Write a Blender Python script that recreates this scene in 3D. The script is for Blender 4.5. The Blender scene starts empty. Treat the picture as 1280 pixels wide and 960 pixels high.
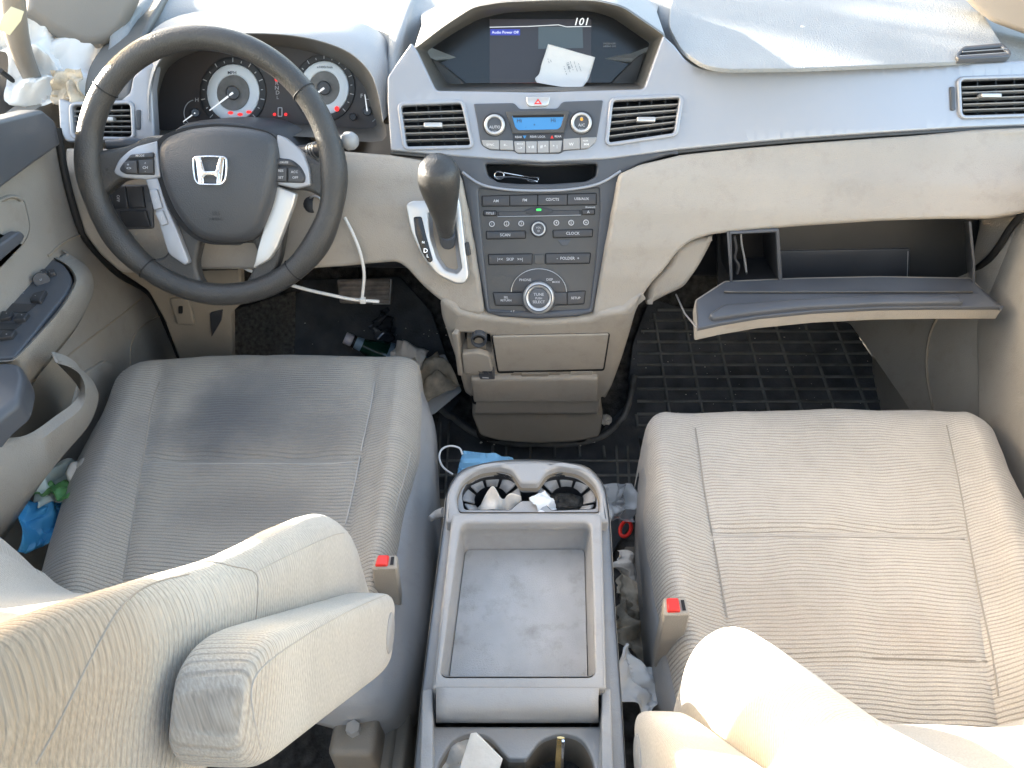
import bpy, bmesh, math, random
from mathutils import Vector, Matrix, Euler, noise
from mathutils.bvhtree import BVHTree
V = Vector
R = math.radians
sc = bpy.context.scene
col = sc.collection
random.seed(4)

# ------------------------------------------------------------------ camera
F = 915.0
TH, PSI = 42.0, 1.5
CAM = V((0.0, 0.0, 1.15))
cm = Euler((R(90 - TH), 0, R(PSI))).to_matrix()
cd = bpy.data.cameras.new('camera'); cam = bpy.data.objects.new('camera', cd); col.objects.link(cam)
cam.location = CAM; cam.rotation_euler = (R(90 - TH), 0, R(PSI))
cd.sensor_width = 36; cd.lens = F / 1280 * 36; cd.clip_start = 0.01; cd.clip_end = 500
sc.camera = cam

def ray(px, py):
    return cm @ V(((px - 640) / F, (480 - py) / F, -1))
def Pz(px, py, z):
    d = ray(px, py); return CAM + d * ((z - CAM.z) / d.z)
def Py(px, py, y):
    d = ray(px, py); return CAM + d * ((y - CAM.y) / d.y)
def Px(px, py, x):
    d = ray(px, py); return CAM + d * ((x - CAM.x) / d.x)
def Pt(px, py, t):
    return CAM + ray(px, py) * t

def exact(S, px, py, h):
    p = S.hit(px, py); n = S.n(p); d = p - CAM
    k = h / d.dot(n)
    return p + d * k
class Plane:
    def __init__(s, p, n):
        s.p = V(p); s.nn = V(n).normalized()
        if (CAM - s.p).dot(s.nn) < 0: s.nn = -s.nn
        s.flat = True
    def hit(s, px, py):
        d = ray(px, py); return CAM + d * ((s.p - CAM).dot(s.nn) / d.dot(s.nn))
    def n(s, p): return s.nn
    def off(s, px, py, h): return exact(s, px, py, h)
    def deep(s, px, py, h): p = s.hit(px, py); return p + s.nn * h
class Fn:
    """surface y = f(x, z)"""
    def __init__(s, f): s.f = f; s.flat = False
    def hit(s, px, py):
        d = ray(px, py); a, b = 0.4, 2.6
        g = lambda t: (CAM + d * t).y - s.f((CAM + d * t).x, (CAM + d * t).z)
        for _ in range(40):
            m = (a + b) / 2
            if g(m) < 0: a = m
            else: b = m
        return CAM + d * a
    def n(s, p):
        e = 0.004
        fx = (s.f(p.x + e, p.z) - s.f(p.x - e, p.z)) / (2 * e)
        fz = (s.f(p.x, p.z + e) - s.f(p.x, p.z - e)) / (2 * e)
        return V((fx, -1, fz)).normalized()
    def off(s, px, py, h): return exact(s, px, py, h)
    def deep(s, px, py, h): p = s.hit(px, py); return p + s.n(p) * h

# ------------------------------------------------------------------ materials
def mat(name, base, rough=0.5, metal=0.0, var=0.12, vscale=9.0, bump=0.0, bscale=300.0, spec=0.5, dirt=0.0, alpha=1.0,
        emit=None, estr=1.0, coat=0.0, trans=0.0):
    m = bpy.data.materials.new(name); m.use_nodes = True
    nt = m.node_tree; b = nt.nodes['Principled BSDF']; L = nt.links.new
    b.inputs['Roughness'].default_value = rough; b.inputs['Metallic'].default_value = metal
    b.inputs['Specular IOR Level'].default_value = spec
    b.inputs['Coat Weight'].default_value = coat
    b.inputs['Transmission Weight'].default_value = trans
    b.inputs['Alpha'].default_value = alpha
    tc = nt.nodes.new('ShaderNodeTexCoord')
    n1 = nt.nodes.new('ShaderNodeTexNoise'); n1.inputs['Scale'].default_value = vscale; n1.inputs['Detail'].default_value = 6
    L(tc.outputs['Object'], n1.inputs['Vector'])
    r = nt.nodes.new('ShaderNodeValToRGB')
    c = V(base)
    lo = c * (1 - var); hi = c * (1 + var)
    r.color_ramp.elements[0].position = 0.3; r.color_ramp.elements[0].color = (*lo, 1)
    r.color_ramp.elements[1].position = 0.7; r.color_ramp.elements[1].color = (*hi, 1)
    L(n1.outputs['Fac'], r.inputs['Fac'])
    out = r.outputs['Color']
    if dirt > 0:
        n2 = nt.nodes.new('ShaderNodeTexNoise'); n2.inputs['Scale'].default_value = 28; n2.inputs['Detail'].default_value = 10
        n2.inputs['Roughness'].default_value = 0.7
        L(tc.outputs['Object'], n2.inputs['Vector'])
        r2 = nt.nodes.new('ShaderNodeValToRGB')
        r2.color_ramp.elements[0].position = 0.52; r2.color_ramp.elements[0].color = (0, 0, 0, 1)
        r2.color_ramp.elements[1].position = 0.75; r2.color_ramp.elements[1].color = (dirt, dirt, dirt, 1)
        L(n2.outputs['Fac'], r2.inputs['Fac'])
        mx = nt.nodes.new('ShaderNodeMixRGB'); mx.inputs['Color2'].default_value = (0.13, 0.10, 0.07, 1)
        L(r2.outputs['Color'], mx.inputs['Fac']); L(out, mx.inputs['Color1']); out = mx.outputs['Color']
    L(out, b.inputs['Base Color'])
    rr = nt.nodes.new('ShaderNodeMapRange'); rr.inputs['To Min'].default_value = max(0.02, rough - 0.08); rr.inputs['To Max'].default_value = min(1, rough + 0.1)
    L(n1.outputs['Fac'], rr.inputs['Value']); L(rr.outputs['Result'], b.inputs['Roughness'])
    if bump > 0:
        n3 = nt.nodes.new('ShaderNodeTexNoise'); n3.inputs['Scale'].default_value = bscale; n3.inputs['Detail'].default_value = 3
        L(tc.outputs['Object'], n3.inputs['Vector'])
        bp = nt.nodes.new('ShaderNodeBump'); bp.inputs['Strength'].default_value = bump; bp.inputs['Distance'].default_value = 0.002
        L(n3.outputs['Fac'], bp.inputs['Height']); L(bp.outputs['Normal'], b.inputs['Normal'])
    if emit:
        b.inputs['Emission Color'].default_value = (*emit, 1); b.inputs['Emission Strength'].default_value = estr
    return m

def fabric(name, base, dark, stain_shade=None, period=0.0052, strength=0.7, bump=0.7):
    """ribbed woven cloth; UV holds metres (u across, v along)"""
    m = bpy.data.materials.new(name); m.use_nodes = True
    nt = m.node_tree; b = nt.nodes['Principled BSDF']; L = nt.links.new; N = nt.nodes.new
    b.inputs['Roughness'].default_value = 0.95; b.inputs['Specular IOR Level'].default_value = 0.15
    b.inputs['Sheen Weight'].default_value = 0.25; b.inputs['Sheen Roughness'].default_value = 0.5
    uv = N('ShaderNodeUVMap'); uv.uv_map = 'UVMap'
    # slow wander of the ribs
    wn = N('ShaderNodeTexNoise'); wn.inputs['Scale'].default_value = 6.5; wn.inputs['Detail'].default_value = 1.5
    L(uv.outputs['UV'], wn.inputs['Vector'])
    sep = N('ShaderNodeSeparateXYZ'); L(uv.outputs['UV'], sep.inputs['Vector'])
    ma = N('ShaderNodeMath'); ma.operation = 'MULTIPLY_ADD'; ma.inputs[1].default_value = period * 6
    L(wn.outputs['Fac'], ma.inputs[0]); L(sep.outputs['Y'], ma.inputs[2])
    mul = N('ShaderNodeMath'); mul.operation = 'MULTIPLY'; mul.inputs[1].default_value = 2 * math.pi / period
    L(ma.outputs[0], mul.inputs[0])
    sn = N('ShaderNodeMath'); sn.operation = 'SINE'; L(mul.outputs[0], sn.inputs[0])
    # rib height: broad rib, narrow groove
    mr = N('ShaderNodeMapRange'); mr.inputs['From Min'].default_value = -1; mr.inputs['From Max'].default_value = -0.1
    L(sn.outputs[0], mr.inputs['Value'])
    fine = N('ShaderNodeTexNoise'); fine.inputs['Scale'].default_value = 500; fine.inputs['Detail'].default_value = 2
    L(uv.outputs['UV'], fine.inputs['Vector'])
    brk = N('ShaderNodeTexNoise'); brk.inputs['Scale'].default_value = 60; brk.inputs['Detail'].default_value = 3
    L(uv.outputs['UV'], brk.inputs['Vector'])
    big = N('ShaderNodeTexNoise'); big.inputs['Scale'].default_value = 7; big.inputs['Detail'].default_value = 7; big.inputs['Roughness'].default_value = 0.6
    L(uv.outputs['UV'], big.inputs['Vector'])
    cr = N('ShaderNodeValToRGB'); c = V(base)
    cr.color_ramp.elements[0].position = 0.3; cr.color_ramp.elements[0].color = (*(c * 0.86), 1)
    cr.color_ramp.elements[1].position = 0.68; cr.color_ramp.elements[1].color = (*(c * 1.07), 1)
    L(big.outputs['Fac'], cr.inputs['Fac'])
    # groove darkness, broken up
    inv = N('ShaderNodeMath'); inv.operation = 'SUBTRACT'; inv.inputs[0].default_value = 1.0; L(mr.outputs['Result'], inv.inputs[1])
    g2 = N('ShaderNodeMath'); g2.operation = 'MULTIPLY'; L(inv.outputs[0], g2.inputs[0]); L(brk.outputs['Fac'], g2.inputs[1])
    g3 = N('ShaderNodeMath'); g3.operation = 'MULTIPLY'; g3.inputs[1].default_value = 1.5 * strength; L(g2.outputs[0], g3.inputs[0])
    mx = N('ShaderNodeMixRGB'); mx.inputs['Color2'].default_value = (*dark, 1)
    L(g3.outputs[0], mx.inputs['Fac']); L(cr.outputs['Color'], mx.inputs['Color1'])
    out = mx.outputs['Color']
    for (cx, cy, rx, ry, amt, colr) in (stain_shade or []):
        mp = N('ShaderNodeMapping'); mp.inputs['Location'].default_value = (-cx / rx, -cy / ry, 0); mp.inputs['Scale'].default_value = (1 / rx, 1 / ry, 1)
        ad = N('ShaderNodeMixRGB'); ad.blend_type = 'ADD'; ad.inputs['Fac'].default_value = 1
        L(uv.outputs['UV'], mp.inputs['Vector'])
        le = N('ShaderNodeVectorMath'); le.operation = 'LENGTH'; L(mp.outputs['Vector'], le.inputs[0])
        nz = N('ShaderNodeMath'); nz.operation = 'MULTIPLY_ADD'; nz.inputs[1].default_value = -1.5; 
        L(big.outputs['Fac'], nz.inputs[0]); L(le.outputs['Value'], nz.inputs[2])
        fr = N('ShaderNodeMapRange'); fr.interpolation_type = 'SMOOTHSTEP'
        fr.inputs['From Min'].default_value = 0.45; fr.inputs['From Max'].default_value = -0.6
        fr.inputs['To Min'].default_value = 0; fr.inputs['To Max'].default_value = amt
        L(nz.outputs[0], fr.inputs['Value'])
        m2 = N('ShaderNodeMixRGB'); m2.inputs['Color2'].default_value = (*colr, 1)
        L(fr.outputs['Result'], m2.inputs['Fac']); L(out, m2.inputs['Color1']); out = m2.outputs['Color']
    spk = N('ShaderNodeTexNoise'); spk.inputs['Scale'].default_value = 800; spk.inputs['Detail'].default_value = 2; L(uv.outputs['UV'], spk.inputs['Vector'])
    sr = N('ShaderNodeMapRange'); sr.inputs['From Min'].default_value = .3; sr.inputs['From Max'].default_value = .7; sr.inputs['To Min'].default_value = .80; sr.inputs['To Max'].default_value = 1.16; L(spk.outputs['Fac'], sr.inputs['Value'])
    sm = N('ShaderNodeMixRGB'); sm.blend_type = 'MULTIPLY'; sm.inputs['Fac'].default_value = 1; L(out, sm.inputs['Color1']); L(sr.outputs['Result'], sm.inputs['Color2']); out = sm.outputs['Color']
    L(out, b.inputs['Base Color'])
    hh = N('ShaderNodeMath'); hh.operation = 'MULTIPLY_ADD'; hh.inputs[1].default_value = 0.7
    L(fine.outputs['Fac'], hh.inputs[0]); L(mr.outputs['Result'], hh.inputs[2])
    bp = N('ShaderNodeBump'); bp.inputs['Strength'].default_value = bump; bp.inputs['Distance'].default_value = 0.0013
    L(hh.outputs[0], bp.inputs['Height']); L(bp.outputs['Normal'], b.inputs['Normal'])
    return m

M = {}
M['beige'] = mat('beige_plastic', (0.375, 0.335, 0.282), 0.5, var=0.08, vscale=5, bump=0.45, bscale=620, dirt=0.22)
M['beige_dark'] = mat('taupe_plastic', (0.25, 0.215, 0.17), 0.55, var=0.06, bump=0.25, bscale=700, dirt=0.2)
M['door'] = mat('door_plastic', (0.285, 0.265, 0.235), 0.5, var=0.09, vscale=5, bump=0.45, bscale=620, dirt=0.3)
M['grey'] = mat('console_grey_plastic', (0.34, 0.335, 0.33), 0.40, var=0.07, vscale=7, bump=0.2, bscale=700, dirt=0.25)
M['tray'] = mat('tray_rubber', (0.43, 0.43, 0.43), 0.42, var=0.08, vscale=30, bump=0.6, bscale=1200, dirt=0.45)
M['silver'] = mat('silver_trim', (0.385, 0.395, 0.42), 0.34, metal=0.35, var=0.04, vscale=4, bump=0.06, bscale=900)
M['satin'] = mat('satin_silver', (0.60, 0.59, 0.57), 0.3, metal=0.6, var=0.04)
M['chrome'] = mat('chrome', (0.85, 0.85, 0.86), 0.12, metal=1.0, var=0.02)
M['pad'] = mat('dash_top_pad', (0.30, 0.31, 0.31), 0.6, var=0.08, vscale=10, bump=0.6, bscale=420, dirt=0.12)
M['black'] = mat('black_plastic', (0.035, 0.036, 0.04), 0.42, var=0.15, bump=0.15, bscale=800)
M['charcoal'] = mat('charcoal_plastic', (0.075, 0.080, 0.090), 0.36, var=0.12, bump=0.12, bscale=800)
M['stack'] = mat('stack_plastic', (0.075, 0.073, 0.070), 0.38, var=0.12, bump=0.12, bscale=800)
M['buttons'] = mat('button_plastic', (0.055, 0.055, 0.058), 0.4, var=0.1)
M['void'] = mat('dark_recess', (0.008, 0.008, 0.009), 0.7, var=0.1)
M['leather'] = mat('wheel_leather', (0.052, 0.050, 0.047), 0.30, var=0.12, vscale=20, bump=0.5, bscale=500)
M['hub'] = mat('airbag_cover', (0.060, 0.062, 0.066), 0.42, var=0.06, bump=0.35, bscale=600)
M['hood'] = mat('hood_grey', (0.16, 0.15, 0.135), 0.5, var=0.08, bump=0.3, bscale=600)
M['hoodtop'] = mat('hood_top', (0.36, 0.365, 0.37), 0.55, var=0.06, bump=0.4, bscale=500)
M['glass'] = mat('screen_glass', (0.012, 0.012, 0.014), 0.16, var=0.1)
M['lcd'] = mat('screen_picture', (0.02, 0.018, 0.022), 0.2, var=0.1, emit=(0.03, 0.026, 0.028), estr=0.12)
M['lcd2'] = mat('screen_block', (0.05, 0.06, 0.065), 0.2, var=0.1, emit=(0.05, 0.07, 0.08), estr=0.15)
M['lcdblue'] = mat('climate_lcd', (0.05, 0.19, 0.38), 0.25, var=0.08, emit=(0.05, 0.25, 0.6), estr=0.05)
M['bluebox'] = mat('screen_highlight', (0.02, 0.025, 0.16), 0.3, emit=(0.03, 0.05, 0.5), estr=0.12)
M['glow'] = mat('lit_text', (0.8, 0.8, 0.8), 0.4, emit=(0.8, 0.85, 0.9), estr=0.12)
M['print'] = mat('print_white', (0.55, 0.55, 0.56), 0.5, var=0.02)
M['printd'] = mat('print_dark', (0.03, 0.05, 0.08), 0.5, var=0.02)
M['red'] = mat('red_plastic', (0.75, 0.03, 0.02), 0.35, var=0.05)
M['redlit'] = mat('red_lamp', (0.6, 0.02, 0.02), 0.4, emit=(1.0, 0.03, 0.03), estr=0.15)
M['greenlit'] = mat('green_lamp', (0.02, 0.5, 0.05), 0.4, emit=(0.05, 1.0, 0.15), estr=0.2)
M['amber'] = mat('amber_mark', (0.6, 0.28, 0.03), 0.4, emit=(0.8, 0.35, 0.03), estr=0.1)
M['gauge'] = mat('gauge_ring', (0.80, 0.86, 0.92), 0.4, metal=0.2, var=0.05)
M['gaugein'] = mat('gauge_centre', (0.20, 0.20, 0.20), 0.45, var=0.2, vscale=60)
M['cluster'] = mat('cluster_face', (0.06, 0.052, 0.052), 0.4, var=0.1)
M['carpet'] = mat('dark_carpet', (0.075, 0.072, 0.068), 0.95, var=0.5, vscale=60, bump=1.0, bscale=260, dirt=0.22, spec=0.1)
M['matrub'] = mat('mat_rubber', (0.075, 0.08, 0.085), 0.5, var=0.35, vscale=22, bump=0.5, bscale=220, dirt=0.25, spec=0.3)
M['matgrid'] = mat('dusty_grid', (0.15, 0.15, 0.145), 0.6, var=0.35, vscale=25, bump=0.5, bscale=220)
M['heel'] = mat('heel_pad', (0.12, 0.11, 0.095), 0.9, var=0.5, vscale=120, bump=1.0, bscale=300, dirt=0.4)
M['white'] = mat('white_paper', (0.80, 0.79, 0.77), 0.7, var=0.04, bump=0.2, bscale=120)
M['tissue'] = mat('tissue', (0.72, 0.68, 0.62), 0.9, var=0.12, vscale=30, bump=0.4, bscale=160)
M['soiled'] = mat('soiled_paper', (0.50, 0.43, 0.33), 0.8, var=0.4, vscale=35, bump=0.5, bscale=90, dirt=0.7)
M['cable'] = mat('white_cable', (0.72, 0.70, 0.66), 0.4, var=0.04)
M['maskblue'] = mat('mask_blue', (0.20, 0.42, 0.60), 0.8, var=0.08, bump=0.3, bscale=150)
M['pedal'] = mat('pedal_rubber', (0.22, 0.19, 0.165), 0.55, var=0.4, vscale=50, dirt=0.6)
M['bottle'] = mat('green_bottle', (0.01, 0.045, 0.03), 0.12, var=0.1)
M['label'] = mat('bottle_label', (0.30, 0.42, 0.52), 0.5, var=0.1)
M['cap'] = mat('bottle_cap', (0.62, 0.60, 0.66), 0.3, var=0.05)
M['foil'] = mat('dark_foil', (0.14, 0.15, 0.17), 0.15, metal=0.5, var=0.3, vscale=30)
M['bag'] = mat('carrier_bag', (0.55, 0.62, 0.58), 0.35, var=0.1, vscale=12)
M['baggreen'] = mat('bag_green', (0.12, 0.30, 0.10), 0.35, var=0.2, vscale=25)
M['bagblue'] = mat('bag_blue', (0.07, 0.33, 0.60), 0.35, var=0.15, vscale=12)
M['clear'] = mat('clear_plastic', (0.75, 0.78, 0.8), 0.15, var=0.04, alpha=0.35)
M['gold'] = mat('gold_foil', (0.70, 0.50, 0.22), 0.25, metal=0.8, var=0.15)
M['thread'] = mat('seam_thread', (0.30, 0.27, 0.23), 0.9, var=0.1)
M['threadl'] = mat('seam_light', (0.42, 0.39, 0.35), 0.9, var=0.1)
M['rubber'] = mat('door_seal', (0.012, 0.012, 0.012), 0.6, var=0.1)
M['headliner'] = mat('headliner', (0.42, 0.39, 0.34), 0.9, var=0.04)
M['tape'] = mat('masking_tape', (0.66, 0.58, 0.36), 0.7, var=0.08)
M['cobble'] = mat('ground_concrete', (0.35, 0.34, 0.32), 0.85, var=0.2, vscale=1.2, bump=0.3, bscale=20)
M['paint'] = mat('body_paint', (0.25, 0.27, 0.30), 0.3, metal=0.5, var=0.02)
M['pillar'] = mat('pillar_trim', (0.22, 0.20, 0.175), 0.5, var=0.05, bump=0.2, bscale=600)
M['clothd'] = fabric('seat_cloth_soiled', (0.44, 0.395, 0.33), (0.16, 0.15, 0.14),
                     stain_shade=[(-0.38, 0.66, 0.22, 0.20, 0.55, (0.24, 0.215, 0.185)), (-0.57, 0.64, 0.07, 0.25, 0.6, (0.22, 0.21, 0.20)), (-0.29, 0.74, 0.10, 0.07, 0.55, (0.17, 0.155, 0.14)), (-0.36, 0.60, 0.13, 0.05, 0.45, (0.16, 0.15, 0.14)),
                            (-0.40, 0.79, 0.19, 0.13, 0.75, (0.155, 0.148, 0.14)), (-0.44, 0.77, 0.08, 0.12, 0.65, (0.10, 0.10, 0.105))])
M['cloth'] = fabric('seat_cloth', (0.52, 0.475, 0.415), (0.24, 0.21, 0.17), stain_shade=[(0.30, 0.47, 0.13, 0.09, 0.3, (0.36, 0.28, 0.20)), (0.47, 0.46, 0.07, 0.04, 0.2, (0.30, 0.22, 0.16))], strength=0.8)
M['clothb'] = fabric('backrest_cloth', (0.50, 0.465, 0.41), (0.24, 0.215, 0.18), period=0.0038, strength=0.5, bump=0.45, stain_shade=[(0.10, 0.40, 0.14, 0.09, 0.65, (0.27, 0.20, 0.13)), (0.02, 0.47, 0.30, 0.08, 0.6, (0.27, 0.21, 0.14))])  # brown patches: grime on the back, painted shadow at the armrest end
M['mesh'] = None

# ------------------------------------------------------------------ objects
def link(name, me, m, parent=None, label=None, smooth=35):
    o = bpy.data.objects.new(name, me); col.objects.link(o)
    if m is not None:
        for x in (m if isinstance(m, (list, tuple)) else [m]): me.materials.append(x)
    if smooth is not None:
        for p in me.polygons: p.use_smooth = True
        me.set_sharp_from_angle(angle=R(smooth))
    if parent is not None:
        o.parent = parent
        if parent.type == 'EMPTY':
            o.matrix_parent_inverse = Matrix.Translation(parent.location).inverted()
    if label: o['label'] = label
    return o
def thing(name, label, cat, loc=(0, 0, 0), group=None):
    o = bpy.data.objects.new(name, None); col.objects.link(o)
    o.location = loc; o['label'] = label; o['category'] = cat; o.empty_display_size = 0.05
    if group: o['group'] = group
    return o
def tag(o, label, cat, group=None):
    o['label'] = label; o['category'] = cat
    if group: o['group'] = group
    return o
def struct(o): o['kind'] = 'structure'; return o
def frombm(name, bm, m, parent=None, label=None, smooth=35, normals=True):
    if normals: bmesh.ops.recalc_face_normals(bm, faces=bm.faces)
    me = bpy.data.meshes.new(name); bm.to_mesh(me); bm.free()
    return link(name, me, m, parent, label, smooth)

# ------------------------------------------------------------------ outlines
def rnd(pts, r=4, seg=4):
    """round the corners of a closed pixel polygon; a third value overrides r"""
    n = len(pts); out = []
    for i, p in enumerate(pts):
        rr = p[2] if len(p) > 2 else r
        a = V(pts[i - 1][:2]); b = V(p[:2]); c = V(pts[(i + 1) % n][:2])
        d1 = (a - b); d2 = (c - b); l1, l2 = d1.length, d2.length
        if rr <= 0 or l1 < 1e-6 or l2 < 1e-6: out.append((b.x, b.y)); continue
        k = min(rr, l1 * 0.45, l2 * 0.45)
        s = b + d1.normalized() * k; e = b + d2.normalized() * k
        for j in range(seg + 1):
            t = j / seg
            q = s * (1 - t) ** 2 + b * 2 * t * (1 - t) + e * t * t
            out.append((q.x, q.y))
    return out
def spl(pts, k=5, closed=True):
    """catmull-rom through pixel or 3D points"""
    n = len(pts); P = [V(p) for p in pts]; out = []
    rng = range(n) if closed else range(n - 1)
    for i in rng:
        if closed: a, b, c, d = P[i - 1], P[i], P[(i + 1) % n], P[(i + 2) % n]
        else: a, b, c, d = P[max(i - 1, 0)], P[i], P[i + 1], P[min(i + 2, n - 1)]
        for j in range(k):
            t = j / k
            out.append(0.5 * ((2 * b) + (c - a) * t + (2 * a - 5 * b + 4 * c - d) * t * t + (3 * b - a - 3 * c + d) * t ** 3))
    if not closed: out.append(P[-1])
    return [tuple(p) for p in out]
def ell(cx, cy, rx, ry=None, n=28, a0=0, a1=360, rot=0):
    ry = ry or rx; full = abs(a1 - a0) >= 360; m = n if full else n + 1; out = []
    cr, sr = math.cos(R(rot)), math.sin(R(rot))
    for i in range(m):
        a = R(a0 + (a1 - a0) * i / n); x, y = rx * math.cos(a), ry * math.sin(a)
        out.append((cx + x * cr - y * sr, cy + x * sr + y * cr))
    return out
def box(x0, y0, x1, y1, r=0): return rnd([(x0, y0), (x1, y0), (x1, y1), (x0, y1)], r) if r else [(x0, y0), (x1, y0), (x1, y1), (x0, y1)]
def area(p): return 0.5 * sum(p[i - 1][0] * p[i][1] - p[i][0] * p[i - 1][1] for i in range(len(p)))
def inset(p, d):
    n = len(p); s = 1 if area(p) > 0 else -1; out = []
    for i in range(n):
        a = V(p[i - 1]); b = V(p[i]); c = V(p[(i + 1) % n])
        e1 = (b - a); e2 = (c - b)
        if e1.length < 1e-6: e1 = e2
        if e2.length < 1e-6: e2 = e1
        e1.normalize(); e2.normalize()
        n1 = V((-e1.y, e1.x)) * s; n2 = V((-e2.y, e2.x)) * s
        m = n1 + n2
        if m.length < 1e-4: m = n1
        m.normalize(); k = max(0.45, m.dot(n1))
        q = b + m * (d / k); out.append((q.x, q.y))
    return out

def sheet(name, S, outer, m, parent=None, holes=(), h=0.0, th=0.006, b=1.5, cell=None, seg=3, label=None, uvf=None, smooth=40):
    """panel cut to pixel outlines, laid on surface S at height h, thickness th, edge rounded over b pixels"""
    bm = bmesh.new()
    def mk(p, hh, kk=None):
        q = S.off(p[0], p[1], h); return q + S.n(q) * (hh - h)
    loops = [(list(outer), 1)] + [(list(x), -1) for x in holes]
    inner_edges = []
    ring_px = []
    for pts, sg in loops:
        pts = [tuple(q[:2]) for q in pts]
        # drop duplicates
        qq = []
        for q in pts:
            if not qq or (V(q) - V(qq[-1])).length > 0.05: qq.append(q)
        if (V(qq[0]) - V(qq[-1])).length < 0.05: qq.pop()
        pts = qq
        if not S.flat or cell:
            dn = []
            for i_, q in enumerate(pts):
                nx = pts[(i_ + 1) % len(pts)]; L_ = (V(nx) - V(q)).length; k_ = max(1, math.ceil(L_ / 7.0))
                for j_ in range(k_): dn.append((q[0] + (nx[0] - q[0]) * j_ / k_, q[1] + (nx[1] - q[1]) * j_ / k_))
            pts = dn
        t = (S.hit(*pts[0]) - CAM).length
        bh = b * t / F
        bh = min(bh, th * 0.9) if th > 0 else bh
        rings = []
        rings.append([mk(p, h - th) for p in pts])
        steps = seg if b > 0 else 0
        if b > 0:
            for j in range(steps + 1):
                a = math.pi / 2 * j / steps
                pp = inset(pts, sg * b * (1 - math.cos(a))) if j else pts
                rings.append([mk(p, h - bh * (1 - math.sin(a))) for p in pp])
                last = pp
        else:
            rings.append([mk(p, h) for p in pts]); last = pts
        vr = [[bm.verts.new(q) for q in rg] for rg in rings]
        n = len(pts)
        for a_, b_ in zip(vr[:-1], vr[1:]):
            for i in range(n):
                bm.faces.new((a_[i], a_[(i + 1) % n], b_[(i + 1) % n], b_[i]))
        ring_px.append((last, vr[-1]))
    # fill
    fb = bmesh.new(); fe = []
    for pts, _ in ring_px:
        vs = [fb.verts.new((p[0], p[1], 0)) for p in pts]
        for i in range(len(vs)): fe.append(fb.edges.new((vs[i], vs[(i + 1) % len(vs)])))
    bmesh.ops.triangle_fill(fb, use_beauty=True, use_dissolve=False, edges=fe)
    if cell is None: cell = 0 if S.flat else 14
    if cell:
        xs = [v.co.x for v in fb.verts]; ys = [v.co.y for v in fb.verts]
        for ax, lo, hi in ((0, min(xs), max(xs)), (1, min(ys), max(ys))):
            k = math.floor(lo / cell) + 1
            while k * cell < hi:
                co = [0, 0, 0]; no = [0, 0, 0]; co[ax] = k * cell + 0.013; no[ax] = 1
                bmesh.ops.bisect_plane(fb, geom=fb.verts[:] + fb.edges[:] + fb.faces[:], dist=1e-4, plane_co=co, plane_no=no)
                k += 1
    fb.verts.index_update()
    nv = [bm.verts.new(mk((v.co.x, v.co.y), h)) for v in fb.verts]
    for f in fb.faces:
        try: bm.faces.new([nv[v.index] for v in f.verts])
        except ValueError: pass
    fb.free()
    bmesh.ops.remove_doubles(bm, verts=bm.verts, dist=1e-6)
    bmesh.ops.recalc_face_normals(bm, faces=bm.faces)
    # make the front point at the camera side
    big = max(bm.faces, key=lambda f: f.calc_area())
    c = big.calc_center_median()
    if big.normal.dot(S.n(c)) < 0:
        bmesh.ops.reverse_faces(bm, faces=bm.faces)
    return frombm(name, bm, m, parent, label, smooth, normals=False)

def loft(name, loops, m, parent=None, closed=True, cap0=False, cap1=False, label=None, smooth=50, sol=0, uvf=None):
    bm = bmesh.new(); vr = [[bm.verts.new(p) for p in lp] for lp in loops]; n = len(loops[0])
    for a, b in zip(vr[:-1], vr[1:]):
        for i in range(n if closed else n - 1):
            bm.faces.new((a[i], a[(i + 1) % n], b[(i + 1) % n], b[i]))
    if cap0: bm.faces.new(vr[0])
    if cap1: bm.faces.new(vr[-1])
    if uvf:
        ul = bm.loops.layers.uv.new('UVMap')
        for f in bm.faces:
            for l in f.loops: l[ul].uv = uvf(l.vert.co)
    o = frombm(name, bm, m, parent, label, smooth)
    if sol:
        md = o.modifiers.new('thickness', 'SOLIDIFY'); md.thickness = sol; md.offset = -1
    return o

def grid(rows, ku=6, kv=6):
    """control rows -> dense rows (catmull-rom both ways), with (u,v) params"""
    d1 = [spl(r, ku, False) for r in rows]
    n = len(d1[0]); colsd = [spl([d1[j][i] for j in range(len(d1))], kv, False) for i in range(n)]
    return [[V(colsd[i][j]) for i in range(n)] for j in range(len(colsd[0]))]

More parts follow.
